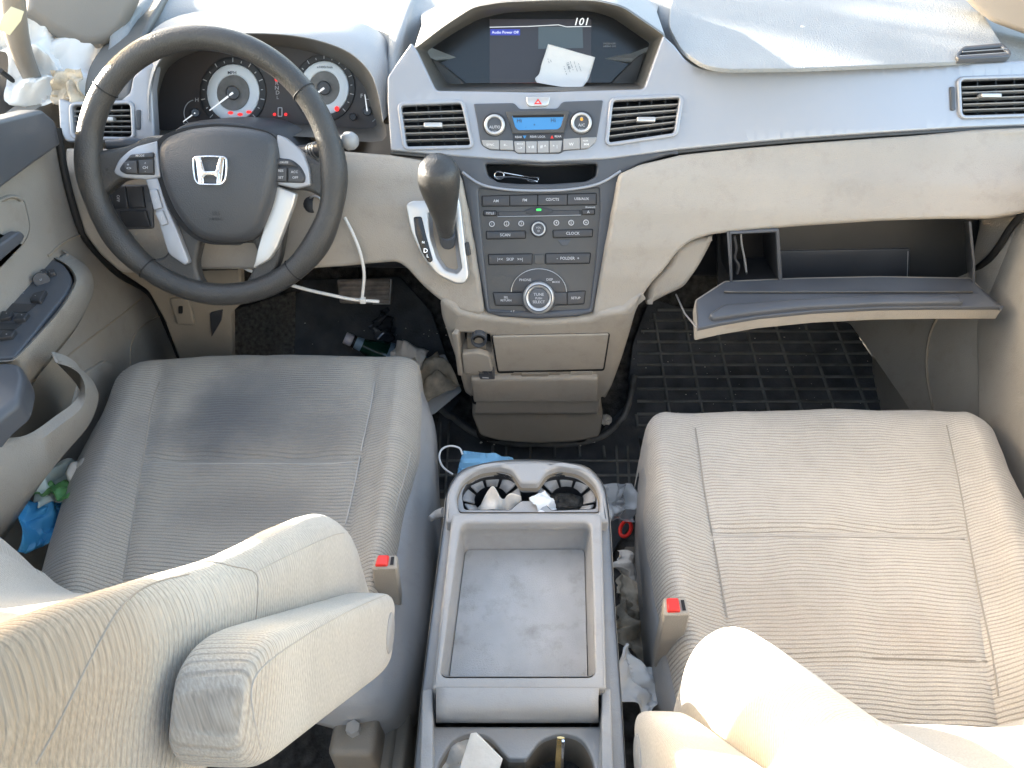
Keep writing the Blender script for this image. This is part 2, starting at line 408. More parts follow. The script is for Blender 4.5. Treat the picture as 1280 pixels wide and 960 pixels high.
def surf(name, rows, m, parent=None, ku=6, kv=6, disp=None, sol=0.0, uvf=None, label=None, smooth=60):
    g = grid(rows, ku, kv); nr, nc = len(g), len(g[0])
    U = lambda i: i / ku; W = lambda j: j / kv
    if disp:
        g2 = []
        for j in range(nr):
            r = []
            for i in range(nc):
                a = g[j][max(i - 1, 0)]; b = g[j][min(i + 1, nc - 1)]; c = g[max(j - 1, 0)][i]; d = g[min(j + 1, nr - 1)][i]
                nn = (b - a).cross(d - c)
                nn = nn.normalized() if nn.length > 1e-9 else V((0, 0, 1))
                if nn.dot(CAM - g[j][i]) < 0: nn = -nn
                r.append(g[j][i] + nn * disp(U(i), W(j), g[j][i]))
            g2.append(r)
        g = g2
    bm = bmesh.new(); vs = [[bm.verts.new(p) for p in r] for r in g]
    for j in range(nr - 1):
        for i in range(nc - 1):
            bm.faces.new((vs[j][i], vs[j][i + 1], vs[j + 1][i + 1], vs[j + 1][i]))
    if uvf:
        ul = bm.loops.layers.uv.new('UVMap')
        for f in bm.faces:
            for l in f.loops: l[ul].uv = uvf(l.vert.co)
    bmesh.ops.recalc_face_normals(bm, faces=bm.faces)
    s = sum((f.normal.dot(CAM - f.calc_center_median()) > 0) * f.calc_area() - (f.normal.dot(CAM - f.calc_center_median()) < 0) * f.calc_area() for f in bm.faces)
    if s < 0: bmesh.ops.reverse_faces(bm, faces=bm.faces)
    o = frombm(name, bm, m, parent, label, smooth, normals=False)
    if sol:
        md = o.modifiers.new('thickness', 'SOLIDIFY'); md.thickness = sol; md.offset = -1
    return o

def tubebm(bm, pts, r, n=10, closed=False, flat=1.0, up=None, caps=True):
    P = [V(p) for p in pts]; N_ = len(P)
    rr = r if isinstance(r, (list, tuple)) else [r] * N_
    T = []
    for i in range(N_):
        a = P[i - 1] if (i > 0 or closed) else P[i]; b = P[(i + 1) % N_] if (i < N_ - 1 or closed) else P[i]
        T.append((b - a).normalized())
    u = V(up) if up is not None else (V((0, 0, 1)) if abs(T[0].z) < 0.9 else V((0, 1, 0)))
    rings = []
    for i in range(N_):
        u = (u - T[i] * u.dot(T[i])).normalized(); w = T[i].cross(u)
        if up is not None: 
            u0 = V(up); u = (u0 - T[i] * u0.dot(T[i])).normalized(); w = T[i].cross(u)
        rings.append([bm.verts.new(P[i] + (u * math.cos(2 * math.pi * k / n) * flat + w * math.sin(2 * math.pi * k / n)) * rr[i]) for k in range(n)])
    for i in range(N_ if closed else N_ - 1):
        a, b = rings[i], rings[(i + 1) % N_]
        for k in range(n): bm.faces.new((a[k], a[(k + 1) % n], b[(k + 1) % n], b[k]))
    if caps and not closed:
        bm.faces.new(rings[0]); bm.faces.new(rings[-1])
def tube(name, pts, r, m, parent=None, n=10, closed=False, k=0, flat=1.0, up=None, label=None):
    if k: 
        if isinstance(r, (list, tuple)):
            r = [q[0] for q in spl([(x, 0) for x in r], k, closed)]
        pts = spl(pts, k, closed)
    bm = bmesh.new(); tubebm(bm, pts, r, n, closed, flat, up)
    return frombm(name, bm, m, parent, label, 60)

def boxbm(bm, c, s, rot=None, bev=0.0):
    mt = Matrix.Translation(c) @ (rot.to_4x4() if rot is not None else Matrix()) @ Matrix.Diagonal((*s, 1))
    r = bmesh.ops.create_cube(bm, size=1, matrix=mt)
    if bev:
        es = list({e for v in r['verts'] for e in v.link_edges})
        bmesh.ops.bevel(bm, geom=es, offset=bev, segments=3, affect='EDGES', profile=0.5)
def bx(name, c, s, m, parent=None, rot=None, bev=0.0, label=None):
    bm = bmesh.new(); boxbm(bm, c, s, rot, bev); return frombm(name, bm, m, parent, label)

def text(items, S, m, parent, name='lettering', h=0.0006, label=None):
    """items: (string, px, py, height_px[, angle_deg, shear])  centred at the pixel"""
    bm = bmesh.new()
    for it in items:
        s, px, py, hp = it[:4]; ang = it[4] if len(it) > 4 else 0; sh = it[5] if len(it) > 5 else 0
        cu = bpy.data.curves.new('t', 'FONT'); cu.body = s; cu.align_x = 'CENTER'; cu.align_y = 'CENTER'
        cu.size = 1.0; cu.shear = sh; cu.offset = 0.008; cu.resolution_u = 2; cu.extrude = 0.0
        to = bpy.data.objects.new('t', cu); col.objects.link(to)
        bpy.context.view_layer.update()
        me = bpy.data.meshes.new_from_object(to)
        ca, sa = math.cos(R(ang)), math.sin(R(ang))
        q = 1.4 * hp
        off = len(bm.verts); vs = []
        for v in me.vertices:
            x, y = v.co.x * q, v.co.y * q
            vs.append(bm.verts.new(S.off(px + x * ca + y * sa * 1, py - (y * ca - x * sa), h)))
        for p in me.polygons:
            try: bm.faces.new([vs[i] for i in p.vertices])
            except ValueError: pass
        bpy.data.objects.remove(to); bpy.data.curves.remove(cu); bpy.data.meshes.remove(me)
    bmesh.ops.recalc_face_normals(bm, faces=bm.faces)
    for f in bm.faces:
        if f.normal.dot(CAM - f.calc_center_median()) < 0: f.normal_flip()
    return frombm(name, bm, m, parent, label, None, normals=False)

def drape(o, pix, off=0.001):
    me = o.data; bv = BVHTree.FromPolygons([v.co for v in me.vertices], [tuple(p.vertices) for p in me.polygons])
    out = []
    for p in pix:
        d = ray(*p[:2]).normalized(); h = bv.ray_cast(CAM, d)
        if h[0] is not None: out.append(h[0] - d * off)
    return out
def seam(o, pix, parent, m=None, r=0.0011, name='seam', k=6, off=0.0):
    pts = drape(o, spl(pix, k, False), off)
    if len(pts) > 2: return tube(name, pts, r, m or M['thread'], parent, n=6)

def crumple(name, c, size, m, parent=None, seed=0, n=22, amp=0.35, sol=0.0006, rot=(0, 0, 0), aspect=1.0, curl=0.0, label=None):
    """a crumpled sheet of paper or tissue"""
    rt = Euler([R(a) for a in rot]).to_matrix(); bm = bmesh.new(); vs = []
    for j in range(n + 1):
        row = []
        for i in range(n + 1):
            u, v = i / n - 0.5, j / n - 0.5
            q = V((u * 2.1 + seed * 7.3, v * 2.1 - seed * 3.1, seed * 1.7))
            f1 = noise.noise(q); f2 = noise.noise(q * 2.3 + V((9, 2, 4)))
            ridg = abs(f1) * 1.9 + abs(f2) * 0.45
            dx = noise.noise(q * 1.3 + V((3, 5, 1))) * 0.35; dy = noise.noise(q * 1.3 + V((1, 8, 2))) * 0.35
            z = (ridg - 0.4) * amp + curl * (u * u + v * v)
            row.append(bm.verts.new(V(c) + rt @ (V((u + dx * amp, (v + dy * amp) * aspect, z)) * size)))
        vs.append(row)
    for j in range(n):
        for i in range(n): bm.faces.new((vs[j][i], vs[j][i + 1], vs[j + 1][i + 1], vs[j + 1][i]))
    o = frombm(name, bm, m, parent, label, 35)
    md = o.modifiers.new('thickness', 'SOLIDIFY'); md.thickness = sol
    return o
def lump(name, c, size, m, parent=None, seed=0, amp=0.3, rot=(0, 0, 0), sub=4, label=None, smooth=40, fr=2.2):
    bm = bmesh.new(); bmesh.ops.create_icosphere(bm, subdivisions=sub, radius=1)
    rt = Euler([R(a) for a in rot]).to_matrix()
    for v in bm.verts:
        q = v.co * fr + V((seed * 5.1, seed * 2.7, seed))
        d = 1 + amp * (0.55 - 1.5 * abs(noise.noise(q)) - 0.6 * abs(noise.noise(q * 2.4)) )
        p = v.co * d; v.co = V(c) + rt @ V((p.x * size[0], p.y * size[1], p.z * size[2]))
    return frombm(name, bm, m, parent, label, smooth)
EXPO = 2.95
# ================================================================== DASHBOARD
TRIM = Plane((0, 1.08, 0.698), (0, -0.082, 0.050))
STACK = Plane((0, 0.95, 0.442), (0, -1, 0.53))
# beige lower dash: profile of y against z, bulging towards the cabin
PZ = [(0.30, 0.99), (0.38, 0.962), (0.44, 0.945), (0.50, 0.962), (0.55, 0.978), (0.60, 1.000), (0.64, 1.026), (0.67, 1.058), (0.70, 1.085), (0.8, 1.13)]
def prof(z, T):
    if z <= T[0][0]: return T[0][1]
    for (a, ya), (b, yb) in zip(T, T[1:]):
        if z <= b:
            t = (z - a) / (b - a); t = t * t * (3 - 2 * t) * 0.4 + t * 0.6
            return ya + (yb - ya) * t
    return T[-1][1]
def dash_y(x, z):
    return prof(z, PZ) - 0.02 * min(1, max(0, (x - 0.25) / 0.5)) ** 2
LOWER = Fn(dash_y)

D = thing('dashboard', 'silver and beige dashboard spanning the car behind the steering wheel', 'dashboard', (0, 1.1, 0.4))

# --- top pad of the dash (reaches the windscreen)
rows = []
colx = [(-.69, 1.24), (-.665, 1.25), (-.64, 1.30), (-.42, 1.33), (-.255, 1.28), (-.225, 1.19), (-.205, 1.19), (-.18, 1.30), (0.02, 1.33), (.22, 1.29), (.255, 1.20), (.30, 1.18), (.5, 1.18), (.80, 1.18)]
for a, z in ((-.04, .735), (0, 0.762), (.08, 0.785), (.30, 0.798), (.6, 0.806), (.85, 0.82), (1.0, 0.83)):
    rows.append([V((x, y0 + max(a, 0) * (1.75 - 0.12 * (abs(x) / .8) ** 3 - y0) + min(a, 0), z)) for x, y0 in colx])
o = surf('dash_top', rows, M['pad'], D, ku=3, kv=5, sol=0.008)

# --- silver trim, centre and passenger side, with vent holes
VC1 = rnd([(501, 132), (576, 129), (588, 181), (508, 183)], 4)       # centre vent beside the wheel
VC2 = rnd([(767, 126), (850, 122), (843, 166), (761, 178)], 4)       # centre vent, passenger side
VR = rnd([(1202, 100), (1300, 97), (1300, 141), (1204, 144)], 5)     # outer vent, passenger side
VL = rnd([(90, 132), (162, 130), (164, 171), (92, 170)], 5)          # outer vent, driver side
trim_px = rnd([(484, 128, 2), (484, 96, 4), (497, 77, 6), (514, 53, 3), (522, 64, 2), (545, 113, 5), (670, 115, 0), (805, 111, 5), (829, 44, 3), (842, 55, 8), (858, 76, 8),
               (880, 87, 12), (1000, 86, 0), (1100, 82, 0), (1190, 79, 0), (1300, 74, 0), (1300, 156, 0), (1200, 160, 0), (1100, 166, 0), (1000, 173, 0), (930, 179, 0), (850, 187, 0),
               (760, 199, 0), (680, 203, 0), (600, 198, 0), (540, 193, 0), (488, 188, 3)], 2)
sheet('trim_panel', TRIM, trim_px, M['silver'], D, holes=[inset(VC1, -2), inset(VC2, -2), inset(VR, -2)], h=0, th=0.016, b=2.5, cell=16)
# thin dark strip under the trim, painted in as its shadow
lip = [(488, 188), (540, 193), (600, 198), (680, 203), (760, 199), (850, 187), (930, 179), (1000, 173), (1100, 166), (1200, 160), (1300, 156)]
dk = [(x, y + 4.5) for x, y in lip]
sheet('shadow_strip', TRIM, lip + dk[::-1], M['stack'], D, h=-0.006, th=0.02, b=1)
trim_left = rnd([(72, 122, 4), (88, 128, 3), (150, 126, 0), (162, 116, 3), (166, 96, 4), (186, 76, 6), (195, 82, 4), (190, 110, 0), (194, 176, 3), (82, 178, 6), (74, 160, 3)], 3)
TL = Plane(Py(130, 150, 1.10), (0.10, -0.9, 0.45))
sheet('trim_panel', TL, trim_left, M['silver'], D, holes=[inset(VL, -2)], h=0, th=0.02, b=2.5, cell=14, label='small silver trim panel beside the driver door')

def vent(S, hole, tab, slats, fins, label, toggle=None, name='air_vent'):
    fr = sheet(name, S, inset(hole, -5), M['silver'], D, holes=[hole], h=0.0045, th=0.012, b=1.8, label=label)
    sheet('duct', S, inset(hole, -5), M['void'], fr, h=-0.033, th=0.004, b=0)
    # duct walls
    for k in range(1):
        lp0 = [S.deep(p[0], p[1], 0.001) for p in inset(hole, -0.5)]; lp1 = [S.deep(p[0], p[1], -0.034) for p in inset(hole, -0.5)]
        loft('duct_wall', [lp0, lp1], M['black'], fr)
    for a, b_ in fins:                                   # upright fins deep in the duct
        bm = bmesh.new(); p = [S.off(*a, -0.012), S.off(*b_, -0.012)]; q = [S.off(*a, -0.028), S.off(*b_, -0.028)]
        off = V((0.0008, 0, 0)); vs = [bm.verts.new(x + s * off) for s in (-1, 1) for x in (p[0], p[1], q[1], q[0])]
        for f in ((0, 1, 2, 3), (4, 5, 6, 7), (0, 1, 5, 4), (1, 2, 6, 5), (2, 3, 7, 6), (3, 0, 4, 7)): bm.faces.new([vs[i] for i in f])
        frombm('fin', bm, M['black'], fr)
    for a, b_ in slats:
        bm = bmesh.new(); A = S.off(*a, -0.001); B = S.off(*b_, -0.001)
        nd = S.n(A); dn = V((0, -0.1, -1)).normalized()
        w = -nd * 0.013 + dn * 0.0015; tkn = dn * 0.0014
        vs = [bm.verts.new(x) for x in (A, B, B + w, A + w, A + tkn, B + tkn, B + w + tkn, A + w + tkn)]
        for f in ((0, 1, 2, 3), (4, 5, 6, 7), (0, 1, 5, 4), (1, 2, 6, 5), (2, 3, 7, 6), (3, 0, 4, 7)): bm.faces.new([vs[i] for i in f])
        frombm('slat', bm, M['grey'], fr)
    x, y, w, ht = tab
    sheet('adjuster_tab', S, box(x - w / 2, y - ht / 2, x + w / 2, y + ht / 2, 1.5), M['satin'], fr, h=0.007, th=0.012, b=1)
    if toggle:
        sheet('vent_wheel', S, rnd(toggle, 2), M['charcoal'], fr, h=0.003, th=0.006, b=1)
    return fr
def sl(x0, y0, x1, y1, X0, Y0, X1, Y1, n):
    return [((x0 + (X0 - x0) * k / n, y0 + (Y0 - y0) * k / n), (x1 + (X1 - x1) * k / n, y1 + (Y1 - y1) * k / n)) for k in range(1, n)]
vent(TRIM, VC1, (541, 156, 23, 6), sl(501, 132, 577, 129, 508, 183, 588, 181, 6), [((x, 131), (x + 6, 182)) for x in (520, 535, 550, 565)], 'slatted centre air vent beside the steering wheel')
vent(TRIM, VC2, (808, 149, 23, 6), sl(767, 126, 850, 122, 761, 178, 843, 166, 6), [((x, 125), (x - 6, 172)) for x in (785, 800, 815, 832)], 'slatted centre air vent on the passenger side')
vent(TRIM, VR, (1240, 119, 25, 5), sl(1202, 101, 1300, 97, 1204, 144, 1300, 141, 6), [((x, 100), (x, 143)) for x in (1222, 1245, 1268)], 'slatted outer air vent near the passenger door',
     toggle=[(1188, 108), (1194, 108), (1195, 138), (1189, 138)])
vent(TL, VL, (135, 149, 12, 6), sl(90, 132, 162, 130, 92, 170, 164, 171, 6), [((x, 132), (x, 170)) for x in (108, 124, 140, 152)], 'slatted outer air vent behind the wheel rim by the driver door',
     toggle=[(170, 137), (175, 137), (175, 162), (170, 162)])

# --- passenger pad on top and its side demister vent
PADTOP = Plane((0, 1.13, 0.787), (0, -0.16, 0.95))
pad_px = rnd([(856, -60, 5), (838, 8, 10), (836, 32, 8), (852, 62, 10), (880, 82, 16), (910, 86, 10), (1000, 85, 0), (1100, 81, 0), (1190, 77, 2), (1238, 72, 6), (1262, 70, 4), (1180, -60, 5)], 3)
sheet('passenger_pad', PADTOP, pad_px, M['pad'], D, h=0.001, th=0.006, b=.7, cell=20, label='grainy raised dash pad above the silver trim')
dv = rnd([(1199, 69), (1206, 61), (1252, 57), (1261, 66)], 2)
o = sheet('demister_vent', PADTOP, inset(dv, -4), M['charcoal'], D, holes=[dv], h=0.006, th=0.008, b=1.2)
sheet('vent_back', PADTOP, dv, M['void'], o, h=0.0032, th=0.002, b=0)
for a, b_ in (((1203, 65), (1259, 61)), ((1200, 70), (1258, 66))):
    tube('slat', [PADTOP.off(*a, 0.0055), PADTOP.off(*b_, 0.0055)], 0.0009, M['grey'], o, n=6)

# --- instrument cluster and its hood
CL = Plane((0, 1.235, 0.69), (0, -0.93, 0.38))
HF = Plane((0, 1.12, 0.72), (0, -0.9, 0.45))
front = spl([(194, 176), (188, 150), (190, 110), (200, 76), (225, 58), (262, 46), (320, 42), (380, 47), (430, 62), (458, 84), (470, 110), (476, 140), (478, 176), (400, 172), (300, 168), (240, 172)], 4)
back = spl([(202, 163), (197, 145), (200, 112), (210, 86), (232, 70), (266, 60), (320, 56), (376, 62), (420, 76), (446, 96), (458, 116), (464, 138), (466, 160), (396, 156), (300, 153), (246, 157)], 4)
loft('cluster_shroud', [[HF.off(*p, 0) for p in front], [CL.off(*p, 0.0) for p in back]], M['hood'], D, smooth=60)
cl = sheet('instrument_cluster', CL, inset(back, -2), M['cluster'], D, h=-0.001, th=0.01, b=0)
top0 = [(480, 150), (472, 108), (459, 82), (431, 60), (381, 45), (320, 40), (262, 44), (224, 56), (198, 75), (186, 112), (186, 150)]
top1 = [(487, 140), (487, 98), (476, 66), (448, 44), (392, 31), (322, 27), (256, 31), (214, 44), (188, 64), (177, 100), (180, 140)]
top2 = [(490, 125), (490, 78), (482, 50), (456, 30), (398, 18), (326, 12), (252, 14), (208, 26), (184, 48), (172, 84), (176, 125)]
H0 = Plane((0, 1.12, 0.72), (0, -0.9, 0.45)); H1 = Plane((0, 1.16, 0.74), (0, -0.8, 0.45)); H2 = Plane((0, 1.26, 0.76), (0, -0.8, 0.45)); H3 = Plane((0, 1.36, 0.74), (0, -0.8, 0.3))
inn = [(p[0] + (4 if p[0] < 300 else -4 if p[0] > 340 else 0) * .4, p[1] + 3) for p in top0]
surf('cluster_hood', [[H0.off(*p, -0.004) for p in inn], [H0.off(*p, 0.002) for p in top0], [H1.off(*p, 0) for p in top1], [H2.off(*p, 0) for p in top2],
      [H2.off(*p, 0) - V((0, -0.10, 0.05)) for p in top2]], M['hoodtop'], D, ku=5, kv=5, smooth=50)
# gauges
def gauge(cx, cy, rx, ry, needle, ticks, a0, a1, nm):
    sheet(nm, CL, ell(cx, cy, rx * 1.26, ry * 1.26), M['black'], cl, holes=[ell(cx, cy, rx, ry)], h=0.002, th=0.003, b=1, label='round dark scale of the gauge')
    g = sheet('dial_ring', CL, ell(cx, cy, rx, ry), M['gauge'], cl, holes=[ell(cx, cy, rx * .62, ry * .62)], h=0.004, th=0.005, b=1.2)
    sheet('dial_centre', CL, ell(cx, cy, rx * .62, ry * .62), M['gaugein'], cl, h=0.002, th=0.002, b=0)
    bm = bmesh.new()
    for k in range(ticks):
        a = R(a0 + (a1 - a0) * k / (ticks - 1)); c, s = math.cos(a), -math.sin(a)
        r0, r1, w = 1.07, (1.22 if k % 2 == 0 else 1.15), 0.016
        q = [(cx + rx * (r0 * c - w * s), cy + ry * (r0 * s + w * c)), (cx + rx * (r1 * c - w * s), cy + ry * (r1 * s + w * c)),
             (cx + rx * (r1 * c + w * s), cy + ry * (r1 * s - w * c)), (cx + rx * (r0 * c + w * s), cy + ry * (r0 * s - w * c))]
        vs = [bm.verts.new(CL.off(*p, 0.0028)) for p in q]; bm.faces.new(vs)
    frombm('tick_marks', bm, M['print'], cl, smooth=None)
    tube('needle_hub', [CL.off(cx, cy, 0.003), CL.off(cx, cy, 0.012)], [0.0115, 0.0095], M['charcoal'], cl, n=20)
    tube('needle', [CL.off(cx, cy, 0.0135), CL.off(*needle, 0.008)], [0.0018, 0.0009], M['glow'], cl, n=6)
gauge(291, 116, 33, 36, (262, 138), 17, 225, -45, 'speed_scale')
gauge(405, 110, 31, 34, (376, 132), 17, 225, -45, 'rev_scale')
for (x, y, r_, nx, ny, s0, s1) in ((244, 141, 14, 229, 152, 100, 240), (459, 139, 13, 456, 118, -60, 100)):
    tube('small_gauge_arc', [CL.off(*p, 0.002) for p in ell(x, y, r_, r_ * 1.15, 14, -s1, -s0)], 0.0007, M['print'], cl, n=5)
    tube('needle_hub', [CL.off(x, y, 0.001), CL.off(x, y, 0.008)], [0.0075, 0.006], M['charcoal'], cl, n=16)
    tube('needle', [CL.off(x, y, 0.008), CL.off(nx, ny, 0.006)], [0.0012, 0.0007], M['glow'], cl, n=6)
tube('small_knob', [CL.off(441, 146, 0.001), CL.off(441, 146, 0.012)], [0.006, 0.005], M['black'], cl, n=16)
text([('H', 246, 125, 5), ('C', 231, 153, 5), ('F', 452, 120, 5), ('P', 345, 98, 5), ('R', 346, 104, 5), ('N', 346, 110, 5), ('D', 347, 116, 5), ('L', 347, 122, 4)], CL, M['print'], cl)
text([('x1000r/min', 406, 84, 3)], CL, M['printd'], cl, h=0.0046)
text([('MPH', 290, 91, 4)], CL, M['printd'], cl, h=0.0046)
for x, y, w, h_ in ((346, 99, 6, 6), (288, 141, 7, 4), (300, 143, 7, 4), (311, 140, 7, 4), (421, 136, 6, 7), (343, 143, 4, 4), (357, 143, 4, 4)):
    sheet('warning_lamp', CL, ell(x, y, w / 2, h_ / 2, n=8), M['redlit'], cl, h=0.0052, th=0.001, b=0)
sheet('car_symbol', CL, box(347, 134, 353, 146, 1.5), M['print'], cl, holes=[box(348.2, 135.2, 351.8, 144.8, 1)], h=0.001, th=0.0006, b=0)
sheet('odometer_window', CL, box(325, 79, 340, 90, 1), M['charcoal'], cl, h=0.002, th=0.002, b=.5)

# --- display hood and screen
DP = Plane((0, 1.275, 0.73), (0, -0.93, 0.38))
DF = Plane((0, 1.15, 0.80), (0, -0.082, 0.050))
of = rnd([(520, 61, 3), (555, 34, 14), (592, 10, 10), (628, 4, 12), (700, 1, 20), (745, 2, 12), (778, 10, 10), (829, 45, 3), (806, 112, 6), (545, 114, 6)], 3, 5)
ib = rnd([(534, 64, 3), (566, 42, 14), (598, 24, 10), (630, 16, 12), (700, 13, 20), (740, 14, 12), (766, 22, 10), (812, 54, 3), (794, 103, 6), (560, 104, 6)], 3, 5)
mid = [((a[0] * .8 + b_[0] * .2), (a[1] * .8 + b_[1] * .2)) for a, b_ in zip(of, ib)]
orim = inset(of, -3.2)
mid2 = [(DF.off(*p, 0) * .45 + DP.off(*q, 0) * .55) for p, q in zip(of, ib)]
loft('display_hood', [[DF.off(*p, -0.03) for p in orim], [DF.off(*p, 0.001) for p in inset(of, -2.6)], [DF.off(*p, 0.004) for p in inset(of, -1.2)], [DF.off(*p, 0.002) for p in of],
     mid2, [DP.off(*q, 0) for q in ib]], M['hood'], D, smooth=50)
# outer skin of the hood, going back to the windscreen
arc = [p for p in orim if p[1] < 60]
i0 = min(range(len(orim)), key=lambda i: (orim[i][0] - 517) ** 2 + (orim[i][1] - 60) ** 2); i1 = min(range(len(orim)), key=lambda i: (orim[i][0] - 832) ** 2 + (orim[i][1] - 43) ** 2)
seq = [orim[(i0 + k) % len(orim)] for k in range(((i1 - i0) % len(orim)) + 1)]
r0 = [DF.off(*p, -0.0) for p in seq]
r1 = [p + V((0, 0.10, 0.004)) for p in r0]; r2 = [V((p.x * 1.12, p.y + 0.24, min(p.z, 0.80) - 0.012)) for p in r0]
loft('hood_skin', [r0, r1, r2], M['hoodtop'], D, closed=False, smooth=70)
sc_ = sheet('display_screen', DP, inset(ib, -1.5), M['glass'], D, h=-0.001, th=0.01, b=0, label='dark glossy display panel deep under its hood')
sheet('screen_picture', DP, box(612, 24, 672, 106), M['lcd'], sc_, h=0.0010, th=0.001, b=0)
sheet('screen_picture', DP, box(672, 24, 739, 106), M['lcd'], sc_, h=0.0010, th=0.001, b=0)
sheet('screen_block', DP, [(673, 33.5), (728, 33), (729, 60), (673, 61)], M['lcd2'], sc_, h=0.0016, th=0.0005, b=0)
tube('screen_rule', [DP.off(*p, 0.0016) for p in [(612, 34), (660, 33), (698, 31), (708, 33.5), (739, 33)]], 0.0005, M['glow'], sc_, n=5)
sheet('text_highlight', DP, box(613, 36.5, 650, 44), M['bluebox'], sc_, h=0.0016, th=0.0005, b=0)
text([('Audio Power Off', 631.5, 40.5, 3.4)], DP, M['glow'], sc_, h=0.0022)
text([('101', 726, 27.5, 9.5, 0, 0.25)], DP, M['glow'], sc_, h=0.0022)
text([('PASSENGER', 762, 54.5, 2.1), ('AIRBAG OFF', 762, 58, 2.1)], DP, M['print'], sc_, h=0.0012)
tube('screen_rule', [DP.off(*p, 0.0020) for p in [(622, 104.5), (694, 104)]], 0.0009, M['red'], sc_, n=5, label='thin red line at the foot of the screen')
LEDGE_Z = 0
# side cheeks inside the hood
sheet('hood_cheek', DP, rnd([(538, 72, 2), (550, 78, 8), (580, 102, 4), (585, 108, 2), (556, 109, 3)], 2), M['stack'], D, h=0.015, th=0.015, b=1.5)
sheet('hood_cheek', DP, rnd([(808, 64, 2), (796, 71, 8), (768, 99, 4), (763, 106, 2), (795, 107, 3)], 2), M['stack'], D, h=0.015, th=0.015, b=1.5)

# --- hazard button, climate panel
sheet('hazard_button', TRIM, rnd([(657.5, 121), (688, 120.5), (686, 130, 3), (683, 132.5), (662, 133), (658.5, 130, 3)], 2), M['satin'], D, h=0.006, th=0.008, b=1.2)
tri = [(672.5, 123.2), (677.5, 130.3), (667.5, 130.3)]
sheet('hazard_symbol', TRIM, tri, M['red'], D, holes=[inset(tri, 1.4)], h=0.0068, th=0.0008, b=0)
CP = rnd([(592, 129.5, 2), (643, 128.5, 4), (649, 136, 3), (697, 135.5, 3), (703, 127, 4), (754, 125, 2), (750, 150, 2), (745, 178, 5), (735, 186, 4), (705, 188.5, 2), (700, 192, 3), (647, 192, 3), (642, 188.5, 2), (612, 187.5, 4), (601, 181, 5), (597, 155, 2)], 3)
cp = sheet('climate_panel', TRIM, CP, M['charcoal'], D, h=0.0035, th=0.008, b=1.4)
lcdo = rnd([(632, 139), (712, 138), (705, 166), (641, 167)], 2)
lcdi = rnd([(640, 144.5), (705.5, 143), (701, 158.5, 4), (697, 161.5), (648, 162.5), (644, 159, 4)], 1.5)
sheet('lcd_frame', TRIM, lcdo, M['stack'], cp, holes=[lcdi], h=0.0065, th=0.004, b=1)
sheet('climate_display', TRIM, inset(lcdi, -1), M['lcdblue'], cp, h=0.0045, th=0.002, b=0)
sheet('lcd_shade', TRIM, [(641, 144), (705, 143), (704.6, 146), (641.6, 147)], M['void'], cp, h=0.0055, th=0.001, b=0)
text([('Hi', 649, 151, 5), ('Hi', 691.5, 150.5, 5), ('.:', 657, 158.5, 3), ('*', 668, 157, 4)], TRIM, M['printd'], cp, h=0.0049)
sheet('dark_strip', TRIM, [(641, 168), (705.5, 166.5), (703.5, 174), (642.5, 175)], M['black'], cp, h=0.006, th=0.003, b=.6)
text([('REAR', 648, 171.4, 2.6), ('REAR LOCK', 672, 171, 2.6), ('REAR', 697.5, 170.6, 2.6)], TRIM, M['print'], cp, h=0.0064)
sheet('blue_mark', TRIM, [(653.5, 169.5), (658, 169.5), (655.8, 173.5)], M['lcdblue'], cp, h=0.0066, th=0.0004, b=0)
sheet('red_mark', TRIM, [(688, 173), (692, 173), (690, 169)], M['red'], cp, h=0.0066, th=0.0004, b=0)
def dial(S, x, y, r_, par, nm='dial', inner=0.70):
    o = sheet(nm, S, ell(x, y, r_, r_), M['satin'], par, holes=[ell(x, y, r_ * inner, r_ * inner)], h=0.016, th=0.016, b=r_ * .14, seg=4)
    sheet('dial_cap', S, ell(x, y, r_ * inner + .5, r_ * inner + .5), M['charcoal'], o if par is cp else par, h=0.0135, th=0.01, b=.8)
    return o
for x, y in ((618, 155.5), (727, 153)):
    sheet('dial_seat', TRIM, ell(x, y, 15.2, 15.2), M['black'], cp, holes=[ell(x, y, 12, 12)], h=0.005, th=0.003, b=.8)
    dial(TRIM, x, y, 13, cp)
text([('AUTO', 618.5, 159, 3.6), ('PUSH', 618.5, 164.5, 1.8), ('*', 727, 149.5, 6), ('A/C', 727, 156.5, 3.6), ('PUSH', 727, 161.8, 1.8)], TRIM, M['print'], cp, h=0.0142)
sheet('amber_mark', TRIM, ell(727, 149, 2, 2, n=8), M['amber'], cp, h=0.0146, th=0.0005, b=0)
for q in ([(602, 175), (624, 175), (624, 187), (613, 186.5), (604, 182)], [(625, 175), (641, 175.5), (642, 187.5), (625, 187)], [(642.5, 176.5), (656.5, 176.5), (656.5, 191), (647, 191), (643.5, 188)],
          [(657.5, 176.5), (671, 176.5), (671, 191), (657.5, 191)], [(672, 176.3), (686, 176), (686, 190.8), (672, 191)], [(687, 176), (703, 175.5), (701, 189), (698, 190.5), (687, 190.7)],
          [(704.5, 173.5), (725, 172), (725, 186), (704, 187.5)], [(726, 172), (746, 171), (744, 178), (736, 185), (726, 186)]):
    sheet('climate_button', TRIM, rnd(q, 1), M['satin'] if 0 else M['grey'], cp, h=0.0068, th=0.005, b=.9)
text([('SYNC', 613, 181, 2.8), ('#...', 632, 181, 2.6), ('MODE', 650, 180, 2), ('~>', 650, 185, 3.6), ('v #', 664, 183.5, 4), ('# ^', 679, 183.2, 4), ('*  |', 694, 183, 3.4), ('W', 714, 180.5, 4), ('REAR', 732, 176, 2), ('MM', 733, 180.5, 3)],
     TRIM, M['white'], cp, h=0.0072)

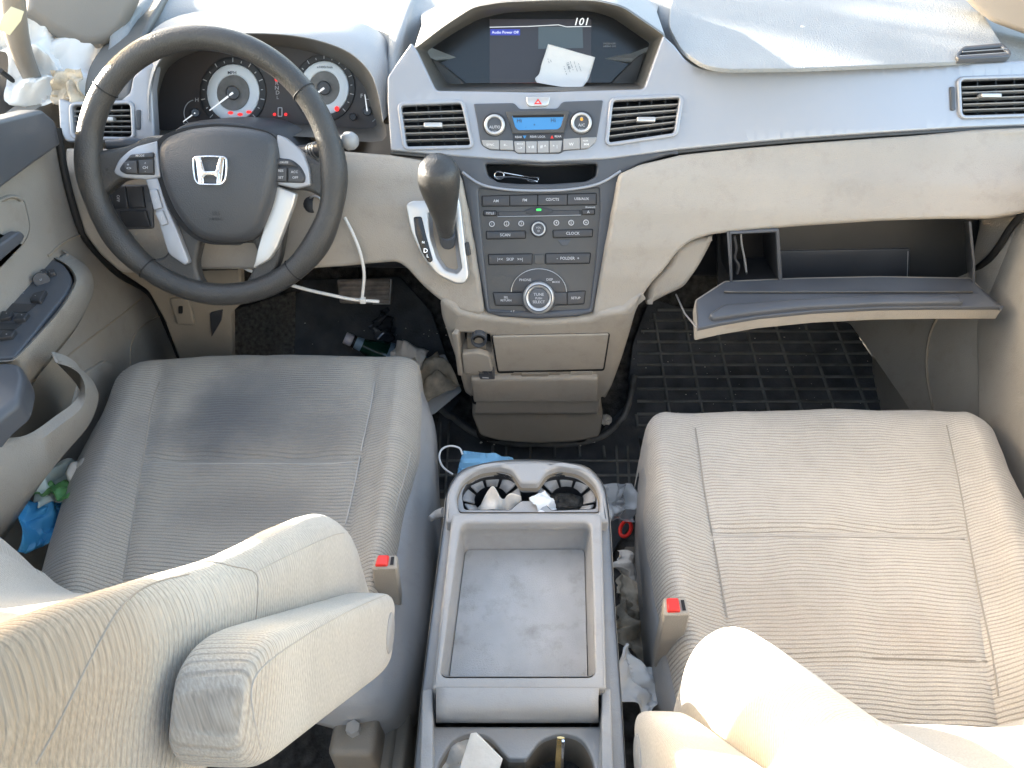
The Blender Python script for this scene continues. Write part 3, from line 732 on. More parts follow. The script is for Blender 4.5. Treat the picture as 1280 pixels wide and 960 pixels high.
# --- charcoal centre surround with storage slot
SUR = rnd([(530, 193, 3), (556, 200, 6), (573, 210, 6), (578, 224, 4), (590, 290, 0), (600, 350, 0), (608, 391, 3), (625, 396, 0), (672, 399, 0), (722, 396, 0), (741, 391, 3), (752, 340, 0), (766, 280, 0), (779, 218, 4),
           (800, 205, 6), (850, 190, 3), (820, 188, 0), (760, 192, 0), (672, 194, 0), (590, 190, 0)], 3)
SLOT = rnd([(606, 205), (747, 205), (745, 221, 4), (732, 227), (690, 230, 6), (650, 230, 6), (622, 228), (610, 220, 4)], 4)
PAN = rnd([(598, 236, 3), (640, 240, 0), (700, 240, 0), (749, 235, 3), (750, 260, 0), (744, 330, 0), (737, 386, 3), (672, 390, 0), (612, 387, 3), (606, 330, 0), (600, 270, 0)], 3)
sur = sheet('centre_surround', STACK, SUR, M['charcoal'], D, holes=[SLOT, PAN], h=0.005, th=0.02, b=3)
sheet('slot_back', STACK, inset(SLOT, -3), M['void'], sur, h=-0.06, th=0.004, b=0)
loft('slot_wall', [[STACK.deep(*p, 0.001) for p in inset(SLOT, -.3)], [STACK.deep(*p, -0.06) for p in SLOT]], M['black'], sur)
tube('slot_lip', [STACK.off(*p, 0.0062) for p in spl([(578, 215), (600, 230), (630, 236.5), (672, 238.5), (715, 236.5), (750, 229), (776, 214)], 5, False)], 0.0022, M['silver'], sur, n=8)
# radio
rp = sheet('radio_panel', STACK, inset(PAN, -1.5), M['stack'], D, h=0.001, th=0.01, b=0)
def btn(q, nm='radio_button', h=0.0042, r=1, m=None, b=.8, base=True):
    if base: sheet('button_gap', STACK, inset(rnd(q, r), -1.0), M['void'], rp, h=0.0016, th=0.001, b=0)
    return sheet(nm, STACK, rnd(q, r), m or M['buttons'], rp, h=h, th=0.004, b=b)
xs = [602.5, 637, 672, 709, 745.5]; ya = [245.5, 244.6, 243.6, 242.8, 242]; yb = [257.5, 257.3, 256.8, 256.2, 255.4]
for k in range(4): btn([(xs[k] + .4, ya[k]), (xs[k + 1] - .4, ya[k + 1]), (xs[k + 1] - .4, yb[k + 1]), (xs[k] + .4, yb[k])])
btn([(605, 264), (620, 264), (620, 269), (605, 269.5)]); btn([(728, 262.5), (743, 262), (743, 267.5), (728, 268)])
tube('slot_edge', [STACK.off(*p, .003) for p in ((622, 270.8), (660, 270.2), (690, 269.6), (726, 268.8))], .0005, M['satin'], rp, n=5)
sheet('disc_slot', STACK, rnd([(622, 264.5), (726, 262.5), (726, 268.5), (622, 270.5)], 1), M['buttons'], rp, holes=[rnd([(624, 265.6), (724, 263.8), (724, 267.6), (624, 269)], 1)], h=0.0026, th=0.002, b=.5)
sheet('disc_mouth', STACK, [(623, 265), (725, 263), (725, 268), (623, 269.6)], M['void'], rp, h=0.0018, th=0.001, b=0)
sheet('disc_flap', STACK, spl([(656, 264), (664, 260), (673, 259), (683, 260), (692, 263.5), (684, 268), (673, 270.5), (662, 268.5)], 3), M['black'], rp, h=0.0032, th=0.0014, b=.5)
sheet('green_lamp', STACK, box(670.5, 261, 676.5, 263.4, 1), M['greenlit'], rp, h=0.0038, th=0.0006, b=0)
for k, (x, y) in enumerate(((614.8, 280), (633.2, 279.6), (651.5, 279.4), (695.5, 278.6), (714, 278.4), (732.6, 278))):
    sheet('preset_button', STACK, ell(x, y, 3.6, 3.6, n=16), M['print'], rp, holes=[ell(x, y, 2.5, 2.5, n=16)], h=0.0034, th=0.002, b=.4)
btn([(608, 289.6), (656.5, 289), (656.5, 297.6), (608.5, 298.6)]); btn([(691.5, 288.2), (740.5, 287), (740, 295.6), (692, 297)])
sheet('knob_seat', STACK, ell(673.2, 286.2, 11, 11), M['black'], rp, h=0.0022, th=0.002, b=.8)
o = dial(STACK, 673.2, 286.2, 8.8, rp, 'volume_knob', 0.78)
sheet('notch', STACK, rnd([(697, 300), (714, 299.6), (709, 307), (702, 307)], 1), M['charcoal'], rp, h=0.002, th=0.001, b=.4)
btn([(610.5, 318.5), (665, 317.6), (664.5, 330), (611.5, 330.4)]); btn([(682.5, 317.4), (738, 316.6), (736.5, 328.8), (682.5, 329.8)])
sheet('middle_key', STACK, box(668, 318, 680, 330, 1), M['stack'], rp, h=0.003, th=0.003, b=.6)
arc = ell(673.5, 365, 34.5, 29, 24, 180, 360)
sheet('phone_button', STACK, arc, M['buttons'], rp, h=0.0036, th=0.003, b=.8)
tube('arc_line', [STACK.off(*p, 0.0040) for p in arc], 0.0006, M['satin'], rp, n=5)
btn([(616.5, 366), (655, 366), (655, 381.5), (619.5, 381.5)]); btn([(692, 365.6), (708.5, 365.4), (708.5, 380.8), (692, 381)]); btn([(709.3, 365.4), (731.5, 364), (729.5, 379.5), (709.3, 380.8)])
sheet('knob_seat', STACK, ell(673.4, 373, 22, 22, n=40), M['black'], rp, h=0.0045, th=0.004, b=1)
sheet('select_knob', STACK, ell(673.4, 372.8, 19.6, 20.2, n=40), M['satin'], rp, holes=[ell(673.4, 372.6, 12.2, 12.4, n=32)], h=0.017, th=0.016, b=4.2, seg=5)
tube('knob_groove', [STACK.off(*p, 0.0165) for p in ell(673.4, 372.7, 16.2, 16.6, n=40)], 0.0011, M['charcoal'], rp, n=6, closed=True)
sheet('knob_cap', STACK, ell(673.4, 372.6, 12.4, 12.6, n=32), M['charcoal'], rp, h=0.0145, th=0.01, b=.8)
text([('TUNE', 673.4, 368.2, 3.6), ('PUSH', 673.4, 373, 2.6), ('SELECT', 673.4, 377.6, 3.4)], STACK, M['print'], rp, h=0.015)
text([('AM', 620, 251.3, 3.4), ('FM', 656, 250.3, 3.4), ('CD/CTS', 690.5, 249.4, 3.4), ('USB/AUX', 727, 248.6, 3.2)], STACK, M['print'], rp, h=0.0047)
text([('TITLE', 612.6, 266.8, 3), ('A', 735.5, 265, 3.4), ('SCAN', 631.5, 293.8, 3.6), ('CLOCK', 716, 291.8, 3.6), ('|<<   SKIP   >>|', 637.6, 324.2, 3.6), ('-  FOLDER  +', 710, 323, 3.6)], STACK, M['print'], rp, h=0.0047)
text([('SEL', 632.5, 371.8, 2.8), ('RETURN', 632.5, 375.6, 2.6), ('SETUP', 719.6, 372.6, 3), ('PHONE', 656.5, 350, 3.2), ('DISP', 687, 349.6, 3), ('MODE', 695, 352.6, 2.4)], STACK, M['print'], rp, h=0.0047)
text([('1', 614.8, 280, 3.2), ('2', 633.2, 279.6, 3.2), ('3', 651.5, 279.4, 3.2), ('4', 695.5, 278.6, 3.2), ('5', 714, 278.4, 3.2), ('6', 732.6, 278, 3.2), ('Bluetooth', 738, 258.9, 2.2), ('< 7', 640.5, 389.2, 2.6)], STACK, M['print'], rp, h=0.0044)
text([('VOL', 673.2, 284.6, 2.4), ('O', 673.2, 288.8, 2.6)], STACK, M['print'], rp, h=0.0142)

# --- beige lower dash
mainL = rnd([(80, 184, 4), (300, 186, 0), (420, 187, 0), (488, 192, 0), (540, 200, 6), (574, 212, 6), (582, 250, 0), (594, 320, 0), (606, 390, 3), (600, 396, 4), (572, 390, 8), (548, 376, 12), (525, 356, 12),
             (508, 336, 8), (496, 328, 10), (470, 330, 8), (430, 334, 0), (370, 338, 0), (300, 338, 0), (240, 338, 0), (185, 342, 20), (150, 343, 10), (120, 316, 10), (103, 291, 6), (88, 245, 8), (80, 215, 4)], 3)
sheet('lower_dash', LOWER, mainL, M['beige'], D, h=0.0, th=0.035, b=6, cell=9, label='beige lower dashboard around the steering column')
mainR = rnd([(774, 216, 3), (800, 204, 6), (850, 193, 0), (930, 184, 0), (1000, 178, 0), (1100, 171, 0), (1200, 165, 0), (1300, 160, 0), (1300, 262, 4), (1268, 268, 6), (1240, 273, 0), (1180, 274, 0), (1100, 277, 0), (1000, 283, 0), (930, 289, 0),
             (890, 293, 12), (862, 302, 16), (845, 318, 12), (832, 336, 12), (812, 358, 14), (798, 380, 8), (792, 394, 4), (776, 399, 4), (740.5, 399, 2), (763.3, 280.4, 0)], 3)
sheet('lower_dash', LOWER, mainR, M['beige'], D, h=0.0, th=0.045, b=5, cell=9.37, label='wide smooth beige dash panel above the open glove box')
# rounded bolster below it by the console
KN = Fn(lambda x, z: dash_y(x, z) + 0.012)
sheet('knee_bolster', KN, rnd([(846, 312, 6), (866, 300, 10), (893, 293, 4), (890, 305, 8), (874, 335, 14), (856, 360, 8), (830, 372, 10), (808, 384, 4), (812, 358, 8), (836, 332, 8)], 4), M['beige'], D, h=-0.01, th=0.05, b=7, cell=9)
# --- centre tower under the radio
def tow(x, z):
    return 0.948 + (0.425 - z) * 0.22 + 0.25 * max(0, abs(x - 0.018) - 0.13) ** 1.3 * 6
TOW = Fn(tow)
tower = rnd([(548, 372, 8), (575, 391, 0), (608, 397, 0), (672, 403, 0), (738, 399, 0), (750, 393, 0), (782, 388, 0), (808, 366, 6), (796, 392, 4), (788, 420, 6), (778, 452, 0), (766, 484, 0), (757, 500, 5), (752, 498, 2), (748, 520, 2), (590, 520, 2), (592, 500, 3), (580, 492, 4),
             (570, 455, 0), (560, 425, 6), (550, 395, 6)], 4)
PKT = rnd([(565, 417), (612, 420), (616, 445), (598, 441, 4), (574, 441)], 2)
LID = rnd([(615.5, 421), (761, 418), (754, 462), (623, 465)], 2)
DRW = rnd([(588, 474), (748, 473), (747, 496), (746, 504), (592, 504), (591, 496)], 3)
tw = sheet('tower_panel', TOW, tower, M['beige'], D, holes=[PKT], h=0, th=0.03, b=5, cell=9, label='beige lower tower of the dash between the footwells')
def lined(q, nm, S=TOW, m='beige', h=0.004, th=0.006, b=1.6, par=None, gap=1.6):
    sheet('panel_gap', S, inset(q, -gap), M['void'], par or D, h=h - th + 0.0035, th=0.001, b=0)
    return sheet(nm, S, q, M[m], par or D, h=h, th=th, b=b)
lined(LID, 'pocket_lid', par=tw)
lined(DRW, 'bin_door', par=tw, m='beige', h=0.010, th=0.014, b=3)
sheet('lid_latch', TOW, rnd([(651, 467), (686, 467), (685, 475), (653, 475)], 2), M['beige_dark'], tw, h=0.005, th=0.006, b=1.2)
sheet('latch_recess', TOW, rnd([(642, 465.5), (696, 465), (706, 473), (634, 474)], 2), M['beige_dark'], tw, h=0.0022, th=0.003, b=.8)
sheet('side_plate', TOW, rnd([(713, 465), (741, 464.5), (741, 472), (713, 473)], 1), M['beige'], tw, h=0.0028, th=0.003, b=.7)
sheet('socket_frame', TOW, rnd([(564, 416), (572, 418), (574, 440), (579, 470), (572, 470), (568, 440)], 2), M['beige'], tw, h=0.010, th=0.012, b=1.6)
sheet('socket_box', TOW, inset(PKT, -3), M['void'], tw, h=-0.03, th=0.004, b=0)
sheet('socket_block', TOW, rnd([(583, 422), (608, 424), (607, 439), (584, 439)], 3), M['beige_dark'], tw, h=-0.004, th=0.02, b=2)
sheet('socket_lid', TOW, rnd([(577, 443), (598, 440.5, 4), (612, 446, 4), (617, 470), (580, 468)], 3), M['beige'], tw, h=0.009, th=0.01, b=2)
sheet('power_socket', TOW, ell(598.5, 426.5, 10, 8.5), M['charcoal'], tw, holes=[ell(598.5, 426.5, 7.8, 6.4)], h=0.010, th=0.012, b=.8)
sheet('socket_bore', TOW, ell(598.5, 426.5, 8, 6.6), M['void'], tw, h=0.002, th=0.002, b=0)
sheet('socket_ring', TOW, ell(598.5, 427.5, 6, 4.8), M['beige_dark'], tw, h=0.004, th=0.001, b=.6)
sheet('switch_block', TOW, rnd([(596, 462), (617, 463), (619, 475), (600, 475)], 2), M['charcoal'], tw, h=0.009, th=0.01, b=1.4)
tube('switch_edge', [TOW.off(603, 472, 0.010), TOW.off(611, 472.5, 0.010)], 0.001, M['print'], tw, n=6)
TOW2 = Plane((0, 1.03, 0.19), (0, -1, 0.30))
sheet('tower_foot', TOW2, rnd([(590, 492, 2), (750, 490, 2), (754, 520, 3), (750, 546, 6), (720, 553, 8), (672, 555, 0), (625, 552, 8), (600, 545, 6), (590, 520, 3)], 3), M['beige_dark'], D, h=0, th=0.05, b=3)

# --- gear gate
gs = rnd([(507, 256, 5), (514, 251, 4), (536, 251, 4), (548, 246, 4), (562, 213, 4), (568, 218, 4), (576, 260, 0), (586, 346, 4), (581, 355, 4), (570, 355, 4), (546, 344, 10), (527, 320, 10), (513, 288, 8)], 4)
gate = rnd([(536, 266), (566, 262), (577, 336, 3), (572, 342), (556, 338, 4), (545, 322, 6), (538, 296)], 3)
GS = Plane((0, 0.915, 0.442), (0, -1, 0.53))
gg = sheet('gear_gate', GS, gs, M['satin'], D, holes=[gate], h=0.016, th=0.02, b=2.4)
loft('gate_wall', [[GS.off(*p, 0.015) for p in gate], [GS.off(*p, 0.004) for p in inset(gate, 4.5)]], M['silver'], gg)
sheet('gate_floor', GS, inset(gate, 1.5), M['beige_dark'], gg, h=0.005, th=0.003, b=0)
sheet('gear_indicator', GS, rnd([(516.5, 271, 3), (527, 270.5, 3), (533, 296, 0), (541.5, 326, 3), (536, 329, 3), (527, 315, 4), (519, 292, 4)], 3), M['glass'], gg, h=0.0172, th=0.002, b=.8)
text([('N', 529, 303, 3), ('D', 532, 313.5, 5.5), ('L', 534.5, 320, 4)], GS, M['glow'], gg, h=0.0178)
sheet('flank_switch', GS, rnd([(580.5, 304), (585, 303.5), (588, 319), (583.5, 320)], 1), M['black'], gg, h=0.016, th=0.02, b=.8)
gl = thing('gear_lever', 'dark bulbous gear lever knob rising from the silver gate', 'gear lever', tuple(GS.off(558, 298, 0.0)))
kb = GS.off(559, 300, -0.01)
kp = [(559, 300, 0.0), (557, 286, 0.03), (555, 270, 0.05), (552.5, 252, 0.075), (550, 236, 0.095), (548.5, 222, 0.112), (548, 210, 0.125), (548, 203, 0.133), (548, 199.5, 0.138)]
pts = [GS.off(x, y, .004 + h_ * .8) for x, y, h_ in kp]
rad = [0.012, 0.013, 0.0175, 0.0230, 0.0275, 0.0295, 0.0265, 0.0185, 0.002]
tube('knob', pts, [q * 1.0 for q in rad], M['leather'], gl, n=28, k=4)
tube('shaft', [GS.off(560, 304, 0.002), GS.off(559, 292, 0.025)], [0.011, 0.012], M['charcoal'], gl, n=16)

# --- left switch panel behind the wheel
SW = Fn(lambda x, z: dash_y(x, z) - 0.002)
swp = sheet('switch_panel', LOWER, rnd([(104, 232, 3), (190, 230, 4), (192, 286, 4), (126, 288, 8), (108, 262, 6)], 4), M['charcoal'], D, h=0.003, th=0.01, b=2, cell=12)
for q in ([(138, 232), (156, 232), (160, 261), (142, 262)], [(157.5, 232), (177, 232), (181, 260), (162, 261)], [(148, 264), (182, 263), (188, 284), (154, 284)]):
    sheet('switch_blank', LOWER, rnd(q, 2), M['black'], swp, h=0.007, th=0.006, b=1.3, cell=12)
text([('OFF', 147.5, 248, 3.6, 90)], LOWER, M['print'], swp, h=0.0075)
# steering column shroud and stalks
cs = thing('steering_column', 'dark column shroud with stalks behind the steering wheel', 'steering column', (-0.42, 1.05, 0.62))
ca, cb = Py(270, 232, 1.12), Py(270, 226, 1.02)
WC = Py(265, 206, 0.981)
WN = V((0, -math.cos(R(27)), math.sin(R(27))))
c0 = WC - WN * 0.035; c1 = WC - WN * 0.17
loops = []
for t, sx, sy in ((0, 0.085, 0.060), (0.15, 0.092, 0.066), (1, 0.105, 0.080)):
    c = c0.lerp(c1, t); lp = []
    for k in range(28):
        a = 2 * math.pi * k / 28; e = 0.7
        x = math.copysign(abs(math.cos(a)) ** e, math.cos(a)) * sx; z = math.copysign(abs(math.sin(a)) ** e, math.sin(a)) * sy
        lp.append(c + V((x, 0, 0)) + V((0, math.sin(R(27)), math.cos(R(27)))) * z)
    loops.append(lp)
loft('column_shroud', loops, M['charcoal'], cs, cap0=True, cap1=True)
st = [Py(385, 190, 1.045), Py(402, 186, 1.035), Py(420, 178, 1.02), Py(438, 176, 1.015)]
tube('wiper_stalk', [Py(360, 192, 1.06)] + st, [0.011, 0.011, 0.012, 0.010, 0.009], M['charcoal'], cs, n=14, k=4)
tube('stalk_tip', [Py(430, 177, 1.017), Py(434, 176.5, 1.015), Py(441, 176, 1.013), Py(446, 176, 1.012)], [0.009, 0.013, 0.0125, 0.008], M['grey'], cs, n=16)
bm = bmesh.new()
for a in (0.25, 0.45, 0.65): 
    p = st[0].lerp(st[1], a); tubebm(bm, [p, p + (st[1] - st[0]) * 0.10], 0.0122, 14)
frombm('stalk_ring', bm, M['satin'], cs)
tube('signal_stalk', [Py(190, 186, 1.05), Py(165, 180, 1.035), Py(150, 181, 1.03), Py(133, 181, 1.025)], [0.010, 0.010, 0.0085, 0.007], M['charcoal'], cs, n=14, k=3)
tube('ignition_lock', [Py(388, 257, 1.04), Py(393, 256, 1.01), Py(394, 256, 1.005)], [0.019, 0.017, 0.012], M['black'], cs, n=20)
tube('ignition_ring', [V(p) for p in [Py(*q, 1.008) for q in ell(393.5, 256, 9, 11, 20)]], 0.0014, M['satin'], cs, n=6, closed=True)
bx('column_skirt', WC - WN * 0.12 + V((0.02, 0, -0.10)), (0.17, 0.12, 0.09), M['black'], cs, bev=0.02)

# ================================================================== STEERING WHEEL
sw = thing('steering_wheel', 'black leather steering wheel with silver spokes and a chrome H emblem', 'steering wheel', tuple(WC))
WP = Plane(WC, WN)
wu = V((1, 0, 0)); wv = wu.cross(WN); wv = -wv if wv.z < 0 else wv
# rim centre line traced on the wheel plane -> circle fit
RR = 0.1775
wc2 = WP.hit(264.5, 214.5)
bm = bmesh.new()
pp = []; rad = []
for k in range(96):
    a = 2 * math.pi * k / 96; pp.append(wc2 + wu * RR * math.cos(a) + wv * RR * math.sin(a))
    s = 0.0165
    for ga in (0, 180, 214, 326):
        dd = abs((math.degrees(a) - ga + 180) % 360 - 180)
        s += 0.0030 * math.exp(-(dd / 12) ** 2)
    rad.append(s)
tubebm(bm, pp, rad, 20, True, flat=1.0, up=WN)
rim = frombm('rim', bm, M['leather'], sw, smooth=80)
for a in (142, 38, 232, 308):
    c = wc2 + wu * RR * math.cos(R(a)) + wv * RR * math.sin(R(a)); tg = (-wu * math.sin(R(a)) + wv * math.cos(R(a))); rd = (wu * math.cos(R(a)) + wv * math.sin(R(a)))
    tube('rim_seam', [c + (rd * math.cos(2 * math.pi * k / 24) + WN * math.sin(2 * math.pi * k / 24)) * 0.0170 for k in range(24)], 0.0010, M['rubber'], rim, n=6, closed=True)
# arms behind: leather spokes
arm_l = rnd([(112, 190, 10), (160, 182, 12), (180, 170, 10), (205, 168, 4), (215, 230, 4), (214, 262, 10), (180, 222, 10), (150, 225, 14), (134, 240, 12), (118, 250, 10), (104, 225, 10)], 6, 5)
arm_r = rnd([(418, 186, 10), (400, 204, 12), (385, 195, 12), (345, 172, 4), (335, 165, 4), (330, 230, 4), (360, 238, 6), (385, 238, 10), (405, 250, 14), (414, 262, 10), (424, 240, 10)], 6, 5)
sheet('spoke', WP, arm_l, M['leather'], sw, h=0.004, th=0.020, b=6, seg=4, cell=10)
sheet('spoke', WP, arm_r, M['leather'], sw, h=0.004, th=0.020, b=6, seg=4, cell=10)
low = rnd([(224, 262, 4), (262, 300, 4), (300, 302, 4), (340, 250, 4), (362, 250, 4), (350, 325, 8), (338, 350, 10), (322, 366, 12), (300, 362, 4), (312, 345, 12), (322, 318, 8), (316, 304, 2), (250, 304, 3), (244, 330, 8), (250, 352, 14), (264, 362, 6), (240, 374, 6), (205, 352, 10), (186, 325, 8), (204, 322, 10), (212, 310, 8)], 5, 5)
sheet('lower_spoke', WP, low, M['leather'], sw, h=0.0, th=0.018, b=5, seg=4, cell=12)
# silver spoke trims
SPL = rnd([(141, 216, 4), (147, 200, 8), (165, 184, 10), (196, 176, 2), (200, 215, 2), (201, 222, 2), (184, 225, 4), (150, 222, 5)], 4)
sheet('spoke_trim', WP, SPL, M['silver'], sw, h=0.011, th=0.012, b=2.5)
sheet('spoke_trim', WP, rnd([(181, 224, 3), (197, 222, 2), (208, 258, 3), (220, 285, 3), (236, 328, 3), (231, 332, 3), (222, 326, 3), (210, 318, 8), (200, 285, 0), (190, 250, 0)], 3), M['silver'], sw, h=0.010, th=0.012, b=2)
SPR = rnd([(346, 168, 2), (356, 172, 6), (378, 190, 8), (386, 210, 6), (388, 232, 3), (370, 236, 4), (342, 230, 2), (343, 200, 2)], 3)
sheet('spoke_trim', WP, SPR, M['silver'], sw, h=0.011, th=0.012, b=2.5)
sheet('spoke_trim', WP, rnd([(341, 231, 2), (370, 242, 3), (366, 258, 3), (346, 310, 3), (336, 325, 6), (316, 336, 3), (322, 310, 3), (332, 275, 0)], 3), M['satin'], sw, h=0.011, th=0.012, b=2)
bl = sheet('button_pad', WP, rnd([(148, 212, 4), (154, 203, 5), (163, 194, 4), (192, 190, 2), (193, 219, 2), (156, 218, 5)], 3), M['black'], sw, h=0.0125, th=0.006, b=1.2)
for q in ([(163, 193), (191, 190.5), (191.5, 197), (158, 199)], [(153, 203), (170, 200), (171, 217), (157, 216)], [(172.5, 200), (191, 199), (191.5, 217.5), (173.5, 217)]):
    sheet('wheel_button', WP, rnd(q, 2), M['buttons'], bl, h=0.0165, th=0.005, b=1.2)
text([('MODE', 175, 194.6, 2.8), ('+', 160, 206, 4), ('<>', 161, 210.5, 4), ('CH', 181.5, 209.5, 3.4), ('-', 181.5, 214, 3), ('^', 181.5, 204.5, 3)], WP, M['print'], bl, h=0.0171)
br = sheet('button_pad', WP, rnd([(343.5, 197, 2), (364, 199, 6), (376, 208, 6), (382, 220, 4), (381, 229, 4), (342.5, 228, 2)], 3), M['black'], sw, h=0.0125, th=0.006, b=1.2)
for q in ([(345, 198.5), (363, 200), (371, 208), (344.5, 206)], [(344, 209), (358, 209.5), (358, 227), (343.5, 227)], [(360, 209.5), (374, 211), (380, 221), (379, 228), (360, 227.5)]):
    sheet('wheel_button', WP, rnd(q, 2), M['buttons'], br, h=0.0165, th=0.005, b=1.2)
text([('CRUISE', 355, 203, 2.4), ('RES', 351, 213.5, 3), ('SET', 351, 222, 3), ('ACC', 368, 215, 3), ('OFF', 369, 222, 3)], WP, M['print'], br, h=0.0171)
for q in ([(186, 238), (196, 236), (203, 260), (192, 263)], [(193, 266), (203, 262), (210, 280), (201, 283)]):
    sheet('wheel_button', WP, rnd(q, 2.5), M['silver'], sw, h=0.0135, th=0.004, b=1.2)
text([('(', 195, 250, 5), ('(', 202, 272, 5)], WP, M['print'], sw, h=0.014)
hub = rnd([(194, 182, 10), (204, 170, 12), (232, 160, 20), (268, 156, 30), (305, 159, 20), (334, 165, 12), (345, 174, 8), (347, 192, 10), (345, 218, 20), (337, 256, 20), (325, 288, 14), (312, 301, 10), (292, 305, 16), (262, 304, 12),
           (244, 298, 12), (228, 284, 14), (213, 262, 20), (200, 232, 20), (194, 205, 20)], 8, 5)
sheet('hub_gap', WP, inset(hub, -1.6), M['void'], sw, h=0.009, th=0.004, b=0)
# airbag cover, softly domed
class Dome:
    def __init__(s, P, c, rx, ry, d): s.P, s.c, s.rx, s.ry, s.d = P, c, rx, ry, d; s.flat = False
    def hit(s, x, y): return s.P.hit(x, y)
    def n(s, p): return s.P.nn
    def off(s, x, y, h):
        q = ((x - s.c[0]) / s.rx) ** 2 + ((y - s.c[1]) / s.ry) ** 2
        return s.P.off(x, y, h + s.d * (1 - min(1.4, q)))
DM = Dome(WP, (271, 232), 82, 82, 0.016)
sheet('airbag_cover', DM, hub, M['hub'], sw, h=0.024, th=0.03, b=13, seg=7, cell=6, smooth=60)
# H emblem
eo = rnd([(243, 195, 8), (262, 194, 12), (280, 195, 8), (283.5, 198, 5), (284, 212, 10), (282, 226, 7), (277, 231.5, 6), (262, 232, 12), (247, 231, 6), (242, 225, 7), (240, 212, 10), (240, 199, 6)], 5, 5)
sheet('emblem_ring', DM, eo, M['chrome'], sw, holes=[inset(eo, 2.3)], h=0.030, th=0.008, b=.9, cell=0)
Hs = [(244, 196.5), (250.5, 196.5), (255.5, 214), (269, 214), (274, 196.5), (280.5, 196.8), (276.5, 229), (270, 229.6), (270.6, 222), (267, 219), (257.5, 219), (253.8, 222), (254.6, 229.4), (247.5, 228.8)]
sheet('emblem_letter', DM, Hs, M['chrome'], sw, h=0.0296, th=0.007, b=.7, cell=0)
text([('SRS', 270, 267, 5), ('AIRBAG', 270, 274, 3.6)], DM, M['black'], sw, h=0.0245)
# ================================================================== SEATS
def seat_rows(rows, zadd=0.0, front_drop=0.11, side_drop=0.10, sidex=0.004):
    out = []
    for r in rows:
        pts = [Pz(x, y, z + zadd) for x, y, z in r]
        L0 = pts[0] + V((-sidex, 0, -side_drop)); R0 = pts[-1] + V((sidex, 0, -side_drop))
        L1 = pts[0] + V((-sidex * .9, 0, -side_drop * .4)); R1 = pts[-1] + V((sidex * .9, 0, -side_drop * .4))
        out.append([L0, L1] + pts + [R1, R0])
    f1 = [p + V((0, 0.012, -front_drop * .35)) for p in out[0]]; f0 = [p + V((0, 0.006, -front_drop)) for p in out[0]]
    return [f0, f1] + out
def groove(us, vs, d=0.006, w=0.07):
    def f(u, v, p):
        s = 0
        for a in us: s += math.exp(-((u - a) / w) ** 2)
        for (a, u0, u1) in vs:
            if u0 <= u <= u1: s += 1.3 * math.exp(-((v - a) / (w * .9)) ** 2)
        # gentle sag and wrinkles of used upholstery
        s *= min(1, max(0, (v - 1.9) / .5))
        wr = noise.noise(V((p.x * 9, p.y * 9, 0))) * 0.0035 + noise.noise(V((p.x * 26, p.y * 30, 3))) * 0.0011
        return -d * min(1.3, s) + wr
    return f
uvxy = lambda c: (c.x, c.y)

dseat = thing('car_seat', 'soiled driver seat behind the steering wheel, its beige cloth stained dark grey', 'car seat', (-0.36, 0.6, 0.0), 'front seats')
drows = [
 [(148, 474, .376), (168, 456, .386), (205, 450, .385), (335, 445, .385), (470, 447, .385), (502, 447, .386), (521, 456, .377)],
 [(126, 522, .376), (152, 500, .402), (196, 492, .396), (335, 486, .393), (467, 490, .396), (498, 486, .402), (524, 506, .378)],
 [(97, 576, .376), (130, 562, .408), (180, 564, .392), (318, 563, .386), (452, 562, .392), (490, 560, .406), (517, 570, .378)],
 [(74, 640, .376), (106, 640, .412), (166, 642, .388), (302, 636, .381), (440, 636, .390), (478, 640, .408), (500, 645, .378)],
 [(56, 705, .376), (94, 712, .412), (155, 716, .388), (290, 706, .381), (426, 704, .388), (465, 715, .408), (485, 720, .378)],
 [(36, 790, .372), (80, 800, .405), (142, 800, .385), (278, 800, .378), (408, 800, .385), (445, 810, .400), (465, 810, .372)]]
dc = surf('cushion', seat_rows(drows), M['clothd'], dseat, ku=10, kv=10, disp=groove([4, 6], [(4.12, 4, 6)]), uvf=uvxy, label='driver cushion stained dark grey in its middle')
seam(dc, [(199, 478), (190, 505), (181, 560), (170, 625), (160, 690), (154, 722)], dc)
seam(dc, [(468, 478), (463, 510), (452, 560), (442, 612), (432, 655)], dc, m=M['threadl'])
seam(dc, [(182, 578), (250, 579.5), (330, 579.5), (400, 580), (448, 577)], dc, m=M['threadl'], r=0.0008)
seam(dc, [(494, 640), (500, 615), (508, 590), (513, 566)], dc, m=M['threadl'], r=0.0008)

pseat = thing('car_seat', 'cleaner passenger seat in front of the open glove box, partly in sun', 'car seat', (0.36, 0.5, 0.0), 'front seats')
prows = [
 [(812, 530, .348), (828, 517, .356), (868, 518, .354), (1025, 514, .353), (1183, 516, .354), (1216, 518, .356), (1240, 538, .346)],
 [(811, 590, .346), (828, 566, .372), (873, 566, .362), (1030, 560, .359), (1192, 562, .362), (1236, 566, .372), (1262, 590, .346)],
 [(812, 660, .346), (838, 655, .378), (888, 655, .358), (1042, 652, .353), (1209, 654, .358), (1266, 655, .378), (1303, 668, .346)],
 [(822, 735, .346), (852, 740, .380), (904, 742, .356), (1060, 742, .350), (1223, 748, .356), (1292, 748, .380), (1348, 752, .346)],
 [(836, 812, .346), (868, 818, .380), (922, 828, .356), (1076, 832, .352), (1237, 838, .356), (1316, 840, .380), (1385, 845, .346)],
 [(856, 905, .342), (890, 912, .372), (945, 925, .352), (1095, 930, .348), (1255, 935, .352), (1340, 935, .372), (1425, 940, .342)]]
pc = surf('cushion', seat_rows(prows), M['cloth'], pseat, ku=10, kv=10, disp=groove([4, 6], [(4.10, 4, 6), (5.95, 4, 6)]), uvf=uvxy)
seam(pc, [(869, 535), (874, 565), (880, 610), (888, 655), (898, 710), (909, 772)], pc)
